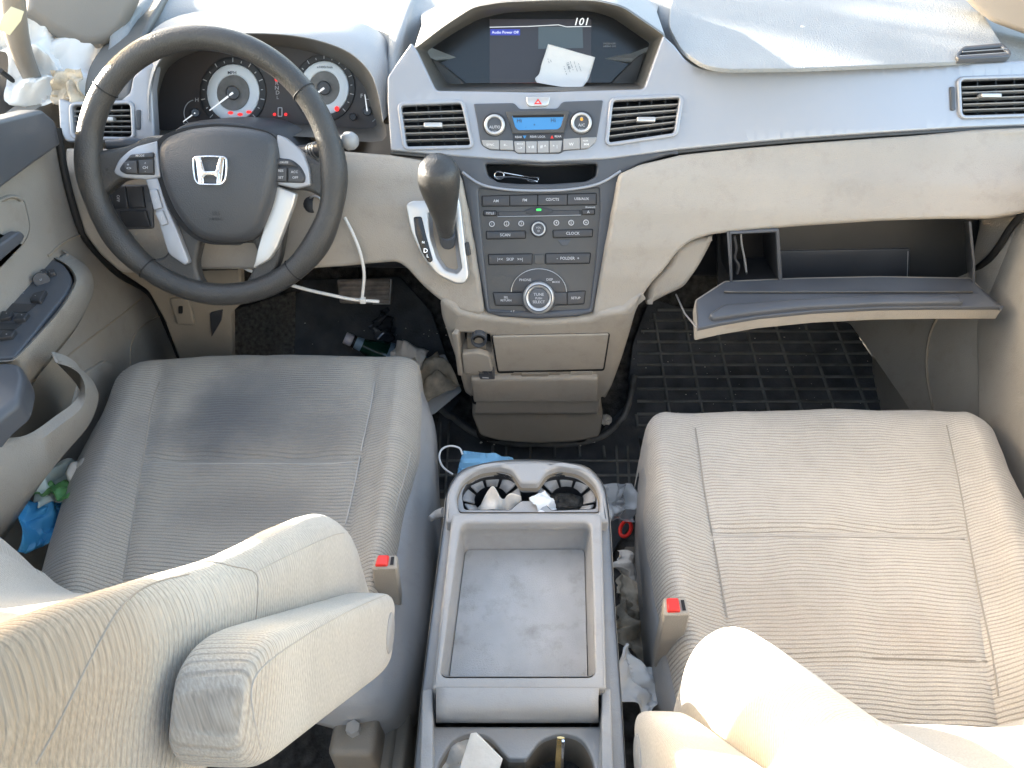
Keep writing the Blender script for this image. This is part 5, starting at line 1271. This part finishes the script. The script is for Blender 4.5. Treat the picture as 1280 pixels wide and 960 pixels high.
# armrest with switch plate
ZA = Plane((-.65, .8, .565), (0, 0, 1))
E = [(-60, 452), (2, 452), (18, 446), (40, 424), (70, 390), (88, 362), (92, 347), (82, 332), (62, 321)]
sheet('switch_plate', ZA, rnd([(-60, 390, 0), (0, 377, 0), (30, 348, 0), (62, 322, 4), (80, 330, 6), (90, 347, 6), (86, 363, 6), (40, 420, 0), (18, 446, 4), (-60, 452, 0)], 3), M['charcoal'], dd, h=0, th=.012, b=2)
spE = spl(E, 4, False)
Fd = spl([(-60, 560), (8, 520), (30, 492), (60, 455), (92, 415), (108, 385), (112, 355), (104, 332), (78, 312)], 4, False)
e0 = [ZA.off(*p, -.004) for p in spE]; e1 = [ZA.off(*p, .0015) + V((.004, 0, 0)) for p in spE]; e2 = [ZA.off(*p, -.006) + V((.012, 0, 0)) for p in spE]; e4 = [XL.off(*p, .004) for p in Fd]
e3 = [(a * .5 + b * .5) + V((.012, 0, 0)) for a, b in zip(e2, e4)]
loft('armrest', [e0, e1, e2, e3, e4], M['door'], dd, closed=False, smooth=60, sol=.003)
for q in ([(50, 337), (57, 335), (59, 340), (51, 342)], [(59, 336), (67, 335), (69, 340), (61, 342)], [(42, 365), (58, 362), (50, 376), (36, 374)], [(2, 388), (16, 388), (12, 396), (-2, 398)], [(22, 390), (36, 390), (30, 398), (16, 400)], [(3, 412), (20, 412), (14, 420), (-3, 422)]):
    sheet('window_switch', ZA, rnd(q, 1.5), M['black'], dd, h=.006, th=.006, b=1.2)
tube('mirror_dial', [ZA.off(52, 350, 0), ZA.off(52, 350, .005)], [.011, .010], M['black'], dd, n=20)
sheet('switch_well', ZA, rnd([(14, 379), (46, 380), (34, 390), (4, 390)], 2), M['black'], dd, h=.0008, th=.001, b=0)
sheet('switch_well', ZA, rnd([(0, 403), (28, 404), (18, 412), (-6, 412)], 2), M['black'], dd, h=.0008, th=.001, b=0)
text([('o', 51, 349, 4), ('-', 29, 366, 4), ('..', 30, 362, 4), ('-', 44, 369, 3), ('-', 8, 391, 4), ('-', 27, 393, 4), ('-', 8, 417, 5), ('.', 52, 338, 4), ('.', 62, 338, 4)], ZA, M['print'], dd, h=.0066)
sheet('arm_pad', ZA, rnd([(-60, 458, 0), (4, 450, 6), (24, 452, 8), (31, 470, 8), (24, 500, 8), (0, 520, 0), (-60, 590, 0)], 4), M['charcoal'], dd, h=.004, th=.03, b=8, seg=5)
# inner handle recess
hr = rnd([(-60, 262, 0), (0, 254, 0), (16, 247, 5), (28, 250, 6), (36, 285, 8), (30, 300, 6), (0, 332, 0), (-60, 380, 0)], 5)
hf = sheet('handle_cup', XL, inset(hr, -4), M['door'], dd, holes=[hr], h=.006, th=.008, b=2)
sheet('cup_back', XL, hr, M['beige'], hf, h=.001, th=.001, b=0)
sheet('door_handle', XL, rnd([(-60, 352, 0), (0, 306, 0), (26, 288, 5), (33, 294, 5), (30, 302, 5), (0, 328, 0), (-60, 376, 0)], 4), M['charcoal'], hf, h=.024, th=.012, b=3)
# map pocket
P0 = spl([(66, 446), (84, 452), (97, 462), (103, 480), (98, 503), (72, 524), (36, 548), (0, 552), (-60, 556)], 4, False)
P1 = spl([(70, 449), (97, 478), (105, 498), (104, 515), (86, 550), (60, 588), (32, 632), (0, 680), (-60, 750)], 4, False)
X6 = Plane((-.605, 0, 0), (1, 0, 0)); X65 = Plane((-.66, 0, 0), (1, 0, 0))
a0 = [Px(*p, -.625) for p in P0]; a1 = [Px(*p, -.605) + V((0, 0, .006)) for p in P0]; a2 = [Px(*p, -.595) - V((0, 0, .010)) for p in P0]; a4 = [Px(*p, -.655) for p in P1]
a3 = [(p + q) / 2 + V((.02, 0, 0)) for p, q in zip(a2, a4)]
loft('map_pocket', [a0, a1, a2, a3, a4], M['door'], dd, closed=False, smooth=60, sol=.003)
sheet('pocket_inside', XL, rnd([(66, 440), (86, 450), (100, 462), (106, 480), (98, 505), (70, 530), (36, 552), (-60, 560), (-60, 540), (30, 500)], 3), M['beige_dark'], dd, h=.004, th=.004, b=0)

# ================================================================== PASSENGER DOOR (edge in view)
pd = thing('door_panel', 'edge of the beige passenger door beside the passenger seat', 'door', (.76, .7, .3))
XR = Plane((.745, 0, 0), (-1, 0, 0))
sheet('panel', XR, rnd([(1300, 240, 0), (1276, 268, 4), (1262, 288, 4), (1226, 334, 4), (1218, 345, 4), (1222, 520, 0), (1300, 760, 0), (1500, 760, 0), (1500, 240, 0)], 3), M['door'], pd, h=0, th=.03, b=3)
tube('door_seal', [Px(*p, .735) for p in spl([(1290, 250), (1279, 266), (1264, 284), (1250, 306), (1236, 324), (1218, 338)], 4, False)], .0055, M['rubber'], pd, n=8)
sheet('arm_pad', Plane((.70, 0, 0), (-1, 0, .2)), rnd([(1300, 315, 4), (1274, 332, 6), (1270, 370, 6), (1276, 400, 6), (1300, 408, 4)], 6), M['door'], pd, h=0, th=.04, b=7, seg=4)
sheet('map_pocket', Plane((.69, 0, 0), (-1, 0, .2)), rnd([(1300, 448, 4), (1276, 458, 8), (1266, 480, 8), (1268, 520, 10), (1282, 590, 10), (1300, 620, 4)], 6), M['grey'], pd, h=0, th=.05, b=8, seg=4)

# ================================================================== BODY SHELL (mostly out of frame)
B = thing('cabin_shell', 'pale interior pillars and roof of the car around the dashboard', 'car interior', (0, 0, 0))
bm = bmesh.new()
for c_, s_ in (((0, .59, 1.36), (1.5, .32, .03)), ((0, -1.5, 1.36), (1.5, .95, .03)), ((-.62, -.30, 1.36), (.26, 1.46, .03)), ((.62, -.30, 1.36), (.26, 1.46, .03))): boxbm(bm, c_, s_)  # opening over the seats added to let in more sky light
frombm('roof', bm, M['headliner'], B)
for s in (-1, 1):
    nm = 'side_wall'
    bx(nm, (s * .80, -.15, .33), (.04, 3.4, .74), M['door'], B)
    bx('side_wall', (s * .80, -1.3, 1.04), (.03, .9, .68), M['door'], B)
    bx('centre_pillar', (s * .76, .36, 1.02), (.06, .12, .66), M['pillar'], B, bev=.01)
for s in (-1, 1): bx('belt_webbing', (s * .715, .53, .70), (.004, .048, .9), M['pad'], B)
bx('rear_wall', (0, -1.95, .50), (1.6, .04, 1.1), M['door'], B)
bx('rear_pillar', (-.70, -1.95, 1.1), (.2, .05, .5), M['door'], B); bx('rear_pillar', (.70, -1.95, 1.1), (.2, .05, .5), M['door'], B)
# front pillars
pt = Pt(118, 34, 1.18); PLN = Plane(pt, CAM - pt)
fpil = sheet('front_pillar', PLN, rnd([(26, 18, 8), (30, -30, 6), (190, -40, 4), (176, 0, 10), (158, 38, 14), (138, 58, 12), (108, 64, 12), (66, 46, 10)], 8, 6), M['pillar'], B, h=0, th=.06, b=17, seg=7, cell=10, smooth=80)
pl2 = [Pt(14, -30, 1.0), Pt(20, 40, 1.06), Pt(36, 88, 1.14), Pt(62, 138, 1.22), Pt(88, 172, 1.27)]
tube('window_divider', pl2, [.016, .016, .014, .012, .012], M['pillar'], B, n=12, k=4)
tube('window_seal', [Pt(0, 88, 1.12), Pt(30, 112, 1.18), Pt(58, 138, 1.22)], .004, M['rubber'], B, n=8, k=3)
QW = Plane(Pt(40, 150, 1.30), (1, -.2, 0))
sheet('window_pillar', Plane(Pt(30, 120, 1.24), (1, -.5, .2)), rnd([(-80, 20, 0), (2, 44, 4), (18, 60, 4), (62, 138, 4), (60, 152, 3), (-80, 190, 0)], 3), M['black'], B, h=0, th=.02, b=2, label='dark frame of the driver window')
sheet('mirror_corner', Plane(Pt(30, 130, 1.20), (1, -.5, .2)), rnd([(-60, 82, 0), (0, 90, 0), (30, 110, 4), (54, 138, 4), (0, 156, 0), (-60, 170, 0)], 3), M['charcoal'], B, h=0, th=.01, b=2)
pr = Pt(1260, 10, 1.10); PRN = Plane(pr, CAM - pr)
sheet('front_pillar', PRN, rnd([(1200, -8, 6), (1216, 10, 8), (1240, 28, 8), (1290, 46, 4), (1400, 60, 0), (1400, -60, 0), (1200, -40, 4)], 6, 5), M['pillar'], B, h=0, th=.05, b=8, seg=5, cell=10)
# cowl strip at the foot of the right pillar
# dash corner by the driver's pillar
surf('corner_trim', [[Pt(70, 122, 1.20), Pt(100, 126, 1.19), Pt(150, 124, 1.18)], [Pt(82, 108, 1.24), Pt(110, 98, 1.24), Pt(150, 84, 1.24)], [Pt(95, 88, 1.30), Pt(120, 70, 1.31), Pt(160, 52, 1.32)]], M['headliner'], B, ku=5, kv=5, sol=.01)
surf('dash_end', [[Pt(106, 128, 1.16), Pt(130, 128, 1.155), Pt(160, 126, 1.15)], [Pt(108, 100, 1.17), Pt(135, 88, 1.17), Pt(170, 70, 1.165)], [Pt(120, 70, 1.19), Pt(150, 50, 1.20), Pt(185, 30, 1.20)], [Pt(160, 18, 1.27), Pt(185, 0, 1.28), Pt(215, -20, 1.30)]], M['hood'], B, ku=5, kv=5, sol=.01)
# ================================================================== LOOSE THINGS
# receipt on the display ledge
RC = Plane(Py(710, 85, 1.205), (0.0, -.95, .40))
t = thing('paper_slip', 'curled white printed slip leaning on the display screen', 'paper slip', tuple(RC.hit(705, 105)))
def bent(px, py):
    b = max(0, (py - 92) / 14); return RC.off(px, py, .004 + .012 * b * b)
rowsr = [[bent(*q) for q in r] for r in ([(685, 55), (705, 60.5), (724, 66), (744, 71.5)], [(681, 68), (700, 72), (720, 77), (741, 82)], [(677, 80), (697, 84), (718, 88), (738, 92)], [(674, 92), (694, 96), (715, 98), (735, 100)], [(669, 98), (688, 104), (708, 107), (731, 105)], [(671, 103), (688, 106), (706, 108.5), (729, 108)])]
surf('sheet', rowsr, M['white'], t, ku=5, kv=5, sol=.0004)
class RS(Plane): pass
text([('- -- - --', 707, 88, 3, 72), ('12:40 --', 711, 84, 3, 72), ('-- --- -', 715, 82, 3.4, 72), ('--- -- ---', 720, 83, 3, 72), ('-- -----', 725, 84, 3, 72), ('- --', 686, 76, 3.4, 72), ('--', 689, 76, 3.4, 72)], RC, M['printd'], t, name='print', h=.0058)
# glasses in the storage slot
g = thing('reading_glasses', 'folded clear-framed glasses lying in the slot above the radio', 'glasses', tuple(STACK.off(645, 218, -.02)))
tube('temple_arm', [STACK.off(*p, -.004) for p in spl([(618, 222), (640, 221), (660, 224), (672, 227)], 4, False)], .0014, M['chrome'], g, n=6)
tube('temple_arm', [STACK.off(*p, -.008) for p in spl([(620, 214), (642, 218), (660, 221), (674, 222)], 4, False)], .0014, M['chrome'], g, n=6)
tube('lens_rim', [STACK.off(*p, -.006) for p in ell(624, 219, 6, 5, 14)], .0013, M['chrome'], g, n=6, closed=True)
tube('lens_rim', [STACK.off(*p, -.012) for p in ell(666, 224, 7, 3.5, 14)], .0011, M['chrome'], g, n=6, closed=True)
# cable tie hanging from the column over the pedal
t = thing('cable_tie', 'long white cable tie looping below the steering wheel over the brake pedal', 'cable tie', tuple(Py(455, 375, 1.0)))
tube('strap', [Py(x, y, yy) for x, y, yy in ((258, 302, 1.0), (280, 318, .985), (310, 337, .975), (350, 352, .97), (380, 361, .965), (410, 368, .96), (440, 374, .957), (474, 377, .955))], [.0028] * 8, M['cable'], t, n=8, k=5)
tube('strap', [Py(x, y, yy) for x, y, yy in ((431, 272, .99), (441, 292, .975), (450, 315, .965), (455, 340, .96), (454, 360, .957), (452, 378, .955))], [.0026] * 6, M['cable'], t, n=8, k=5)
bx('buckle', Py(453.5, 375.5, .954), (.009, .007, .010), M['cable'], t, bev=.001)
# brake pedal
PB = Plane(Py(455, 362, 1.22), (0, -.80, .60))
t = thing('brake_pedal', 'worn ribbed brake pedal under the steering column', 'pedal', tuple(PB.hit(455, 362)))
sheet('pedal_pad', PB, rnd([(421, 349), (489, 348), (488, 380), (424, 379)], 3), M['pedal'], t, h=0, th=.02, b=2)
for k in range(5): sheet('pad_rib', PB, rnd([(424, 351.5 + k * 5.8), (487, 350.5 + k * 5.8), (486.5, 353.5 + k * 5.8), (424.5, 354.5 + k * 5.8)], .8), M['pedal'], t, h=.0045, th=.005, b=.8)
tube('pad_edge', [PB.off(*p, .002) for p in ((466, 379.5), (487, 380), (489, 349))], .0018, M['satin'], t, n=6)
tube('pedal_arm', [PB.off(455, 352, -.02), Py(452, 335, 1.35), Py(450, 300, 1.42)], .010, M['black'], t, n=10)
PA = Plane(Py(500, 400, 1.30), (0, -.75, .65))
# bottle on the floor behind the seat's front edge
def fz(px, py, z): return Pz(px, py, z)
t = thing('drink_bottle', 'small dark green bottle with white cap on the floor before the driver seat', 'bottle', tuple(fz(470, 440, 0)))
a, b_ = fz(431, 422, .16), fz(500, 452, .10)
ax = (b_ - a).normalized(); L_ = (b_ - a).length
tube('cap', [a, a + ax * .016, a + ax * .018], [.013, .0135, .012], M['cap'], t, n=20)
tube('neck_ring', [a + ax * .018, a + ax * .024], [.0135, .0135], M['rubber'], t, n=20)
tube('neck_label', [a + ax * .024, a + ax * .040], [.0130, .0150], M['label'], t, n=20)
tube('glass_body', [a + ax * .040, a + ax * .055, a + ax * .08, a + ax * .11, a + ax * .22], [.015, .019, .028, .034, .034], M['bottle'], t, n=24)
tube('body_label', [a + ax * .095, a + ax * .115, a + ax * .18], [.0315, .0345, .0345], M['label'], t, n=24)
# dark wrapper, papers beside the tower
fo = crumple('wrapper', fz(481, 409, .14), .085, M['foil'], None, seed=3, amp=.35, rot=(60, 0, 75), n=14, aspect=.7)
tag(fo, 'crumpled shiny dark wrapper on the driver footwell floor above the bottle', 'wrapper')
fo = lump('wrapper', fz(462, 428, .06), (.022, .018, .03), M['foil'], None, seed=7, amp=.5, rot=(0, 40, 25), smooth=20)
tag(fo, 'small crushed grey scrap of film between the bottle and the dark wrapper', 'wrapper')
SP = Plane((-.2, 1.0, .10), (.15, -.75, .65))
PP_ = Plane(Pz(545, 480, .115), (-.15, -.35, 1))
o = sheet('paper_bag', PP_, rnd([(520, 450, 3), (556, 442, 3), (577, 488, 3), (541, 518, 4), (505, 510, 3), (500, 470, 3)], 3), M['white'], None, h=0, th=.003, b=.8)
tag(o, 'flattened white paper sheet leaning against the foot of the dash tower', 'paper')
o = crumple('food_wrapper', fz(535, 472, .150), .105, M['soiled'], None, seed=2, amp=0.28, rot=(10, -10, 30), n=34)
tag(o, 'crumpled brown-stained food paper beside the driver seat corner', 'food paper')
o = crumple('food_wrapper', fz(508, 452, .165), .075, M['tissue'], None, seed=5, amp=0.22, rot=(30, 0, -20), n=26)
tag(o, 'pale folded paper strip next to the driver seat front corner', 'food paper')
o = lump('food_scrap', fz(489, 436, .12), (.012, .012, .010), M['soiled'], None, seed=9, amp=.3, sub=3)
tag(o, 'small pale scrap above the seat edge by the bottle', 'scrap')
# blue face mask
MP = Plane(Pz(600, 578, .30), (0, -.25, 1))
t = thing('face_mask', 'pale blue disposable face mask tucked in front of the console', 'face mask', tuple(MP.hit(600, 578)))
class MW:
    flat = False
    def hit(s, x, y): return MP.hit(x, y)
    def n(s, p): return MP.nn
    def off(s, x, y, h): p = MP.hit(x, y); return p + MP.nn * (h + .0035 * math.sin(y * 1.1 + x * .05))
sheet('mask_cloth', MW(), rnd([(578, 564, 2), (610, 565, 3), (642, 573, 2), (640, 600, 2), (570, 604, 2), (573, 584, 2)], 2), M['maskblue'], t, h=0, th=.002, b=.4, cell=4)
tube('ear_loop', [MP.off(*p, .004) for p in spl([(578, 568), (574, 560), (562, 557.5), (552, 562), (549, 572), (554, 584), (566, 593)], 5, False)], .0016, M['cable'], t, n=8)
# napkins in the cup holders
o = surf('napkin', [[Pz(*q) for q in r] for r in ([(600, 633, .38), (606, 620, .395), (615, 608, .42), (622, 615, .415), (629, 624, .402), (638, 616.5, .415), (651, 621, .412)], [(596, 636, .375), (605, 629, .392), (616, 622, .405), (623, 628, .402), (630, 632, .396), (639, 627, .404), (652, 627, .404)],
    [(590, 640, .372), (603, 639, .388), (616, 637, .395), (624, 639, .39), (633, 640, .388), (642, 637, .393), (653, 632, .396)])], M['tissue'], None, ku=6, kv=6, disp=lambda u, v, p: noise.noise(p * 90) * .0018, sol=.0006)
tag(o, 'pinkish folded napkin in the front left cup well', 'napkin')
o = crumple('paper_scrap', Pz(679, 630, .405), .03, M['white'], None, seed=4, amp=0.22, rot=(25, 20, 45), n=12)
tag(o, 'tiny white paper scrap on the edge of the right front cup well', 'paper scrap')
o = lump('dirt_clump', Pz(706, 627, .362), (.026, .014, .008), M['soiled'], None, seed=6, amp=.4, sub=4); o.data.materials[0] = M['heel']
tag(o, 'brown crumbs and dirt at the bottom of the right front cup well', 'dirt')
FP = Plane(Pz(596, 945, .415), (-.1, -.7, .75))
o = sheet('folded_paper', FP, rnd([(588, 918, 1), (595, 917, 1), (628, 950, 1), (620, 975, 1), (572, 968, 1)], 1), M['tissue'], None, h=0, th=.003, b=.6)
tag(o, 'folded cream paper sticking out of the rear left cup well', 'paper')
o = crumple('napkin', Pz(580, 960, .37), .06, M['tissue'], None, seed=21, amp=0.28, rot=(10, 0, 10), n=20)
tag(o, 'crumpled grey tissue under the folded cream paper in the rear left cup well', 'napkin')
t = thing('straw_wrapper', 'narrow folded gold wrapper standing in the rear right cup well', 'wrapper', tuple(Pz(699, 975, .33)))
tube('gold_strip', [Pz(697, 985, .345), Pz(699, 950, .41), Pz(701, 922, .44)], [.0035, .0042, .0040], M['gold'], t, n=6, flat=.35, up=(0, -1, 0))
tube('gold_edge', [Pz(701, 985, .347), Pz(703, 950, .412), Pz(704, 926, .44)], [.0015] * 3, M['chrome'], t, n=6)
# between console and passenger seat
o = crumple('plastic_film', Pz(774, 628, .20), .06, M['clear'], None, seed=31, amp=0.33, rot=(40, 20, 20), n=22)
tag(o, 'clear crinkled plastic wrap right of the front cup holders', 'plastic wrap')
t = thing('pull_ring', 'red plastic ring lying between the console and the passenger seat', 'ring', tuple(Pz(782, 661, .15)))
tube('ring', [Pz(*p, .16) for p in ell(782, 661, 6.5, 10, 18, rot=20)], .0032, M['red'], t, n=8, closed=True)
for k, (x, y, z, s, m_, lab, sd) in enumerate(((790, 715, .15, .05, 'tissue', 'grey crumpled tissue furthest forward in the gap beside the passenger seat', 41), (792, 745, .16, .052, 'soiled', 'creased tissue in the gap halfway along the console', 43),
                                  (793, 790, .15, .06, 'soiled', 'darker stained tissue deep in the gap by the passenger buckle', 47), (795, 852, .28, .055, 'white', 'bright white crumpled tissue wedged beside the passenger armrest', 44))):
    o = crumple('tissue', Pz(x, y, z), s, M[m_], None, seed=sd, amp=0.33, rot=(35, 25 - k * 10, 70), n=24, aspect=1.3)
    tag(o, lab, 'tissue', 'tissues in the gap beside the passenger seat')
# bag beside the driver seat
t = thing('carrier_bag', 'green and blue plastic bag stuffed between driver seat and door', 'carrier bag', tuple(Pz(70, 620, .3)))
crumple('bag_top', Pz(76, 602, .35), .10, M['bag'], t, seed=2, amp=.40, rot=(10, 50, 60), n=26, sol=.0005)
crumple('bag_print', Pz(85, 618, .365), .065, M['baggreen'], t, seed=4, amp=.35, rot=(10, 45, 80), n=20, sol=.0005)
crumple('bag_bottom', Pz(64, 650, .355), .075, M['bagblue'], t, seed=6, amp=.42, rot=(20, 40, 40), n=22, sol=.0005)
# loose care tag hanging at the cushion's left edge
o = crumple('care_tag', Pz(99, 596, .385), .035, M['tissue'], None, seed=15, amp=0.14, rot=(10, -25, 20), n=10, aspect=1.6)
tag(o, 'small torn pale tag at the door-side edge of the driver cushion', 'tag')
# white bag in the corner window, brown litter under it
o = crumple('white_bag', Pt(74, 78, 1.17), .15, M['white'], None, seed=13, amp=.45, rot=(55, 15, 35), n=34)
tag(o, 'sunlit white plastic bag stuffed in the corner by the driver pillar', 'bag')
o = crumple('dry_leaves', Pt(84, 110, 1.13), .05, M['soiled'], None, seed=17, amp=0.33, rot=(60, 0, 0), n=16)
tag(o, 'crumpled brown dry scraps under the white bag on the dash corner', 'litter')
o = sheet('tape_strip', Plane(Pt(14, 26, .98), (0.3, -.7, .5)), rnd([(-2, 36, 1), (2, 22, 1), (14, 8, 1), (30, 14, 1), (26, 26, 1), (12, 44, 1)], 1), M['tape'], None, h=0, th=.001, b=.3)
tag(o, 'short strip of yellowed masking tape on the driver pillar', 'tape')
# rubber under the seat: debris along the tower foot
bm = bmesh.new(); rng = random.Random(3)
def crumb(p, s):
    r_ = bmesh.ops.create_icosphere(bm, subdivisions=1, radius=1)
    for v in r_['verts']: v.co = V(p) + V((v.co.x * s * rng.uniform(.6, 1.6), v.co.y * s * rng.uniform(.6, 1.4), v.co.z * s * .6))
for k in range(70): crumb(FL.off(rng.uniform(598, 745), 556 + rng.gauss(0, 2) - abs(rng.uniform(-1, 1)) * 3, .008), rng.uniform(.0008, .003))
for k in range(60): crumb(FL.off(rng.uniform(790, 1120), rng.uniform(410, 520), .008), rng.uniform(.0006, .0014))
for k in range(50): crumb(FL.off(rng.uniform(380, 575), rng.uniform(400, 520), .008), rng.uniform(.0006, .0018))
for k in range(30): crumb(FL.off(1092 + k * 1.2 + rng.uniform(-2, 2), 445 + k * 2.1, .01), rng.uniform(.0006, .0018))
o = frombm('crumbs', bm, M['tissue'], None, smooth=None); o['kind'] = 'stuff'; o['label'] = 'pale crumbs and grit scattered on the mats'
o = lump('nut_shell', FL.off(738, 545, .02), (.012, .009, .008), M['soiled'], None, seed=2, amp=.15, sub=3); tag(o, 'small orange-brown shell at the right end of the tower foot', 'nut shell')
o = lump('dry_clump', FL.off(755, 532, .02), (.014, .012, .010), M['tissue'], None, seed=8, amp=.5, sub=3); tag(o, 'crumbly grey clump beside the brown shell at the tower foot', 'clump')
# small white scrap on the passenger pad
o = lump('dust_fleck', PADTOP.off(1003, 33, .008), (.003, .002, .001), M['white'], None, sub=2, amp=.2); tag(o, 'tiny white fleck on the grey dash pad', 'fleck')

# ================================================================== OUTSIDE, LIGHT
bm = bmesh.new(); bmesh.ops.create_grid(bm, x_segments=2, y_segments=2, size=60)
for v in bm.verts: v.co.z = -.38
gr = frombm('ground', bm, M['cobble'], None, smooth=None); struct(gr)

# unseen tree added beyond the driver's side to shade the passenger half of the dash
tr = thing('added_shade_tree', 'leafy tree added unseen outside the driver side to shade the dash', 'tree', (-3.4, 3.1, -.38))
tube('trunk', [V((-3.5, 3.5, -.38)), V((-3.46, 3.4, .8)), V((-3.4, 3.2, 1.9)), V((-3.4, 3.1, 3.0))], [.13, .11, .08, .03], M['heel'], tr, n=12)
bm = bmesh.new(); rg = random.Random(8)
for k in range(2600):
    while True:
        q = V((rg.uniform(-1, 1), rg.uniform(-1, 1), rg.uniform(-1, 1)))
        if q.length < 1: break
    c = V((-3.4 + q.x * .55, 3.05 + q.y * .85, 2.35 + q.z * .72))
    if c.z < 1.645: continue
    e = Euler((rg.uniform(0, 3), rg.uniform(0, 3), rg.uniform(0, 3))).to_matrix(); s_ = rg.uniform(.035, .06)
    vs = [bm.verts.new(c + e @ V((a * s_, b * s_ * .6, 0))) for a, b in ((-1, 0), (0, -1), (1, 0), (0, 1))]; bm.faces.new(vs)
frombm('crown', bm, M['baggreen'], tr, smooth=None)
SUN = V((-0.90, 0.35, 0.222)).normalized()
w = bpy.data.worlds.new('World'); sc.world = w; w.use_nodes = True
nt = w.node_tree; bg = nt.nodes['Background']
sky = nt.nodes.new('ShaderNodeTexSky'); sky.sky_type = 'NISHITA'; sky.sun_disc = False; sky.dust_density = 3.0; sky.ozone_density = 0.4; sky.air_density = 1.0
sky.sun_elevation = math.asin(SUN.z); sky.sun_rotation = math.atan2(SUN.x, SUN.y)
nt.links.new(sky.outputs['Color'], bg.inputs['Color']); bg.inputs['Strength'].default_value = 0.15
ls = bpy.data.lights.new('sun', 'SUN'); ls.energy = 5.0; ls.angle = R(.5); ls.color = (1, .94, .84)
so = bpy.data.objects.new('sun', ls); col.objects.link(so); so.rotation_euler = SUN.to_track_quat('Z', 'Y').to_euler()

sc.view_settings.view_transform = 'Standard'; sc.view_settings.look = 'None'; sc.view_settings.gamma = 1
sc.view_settings.exposure = EXPO
sc.cycles.use_denoising = True
sc.cycles.denoiser = 'OPENIMAGEDENOISE'
sc.cycles.max_bounces = 10; sc.cycles.diffuse_bounces = 6
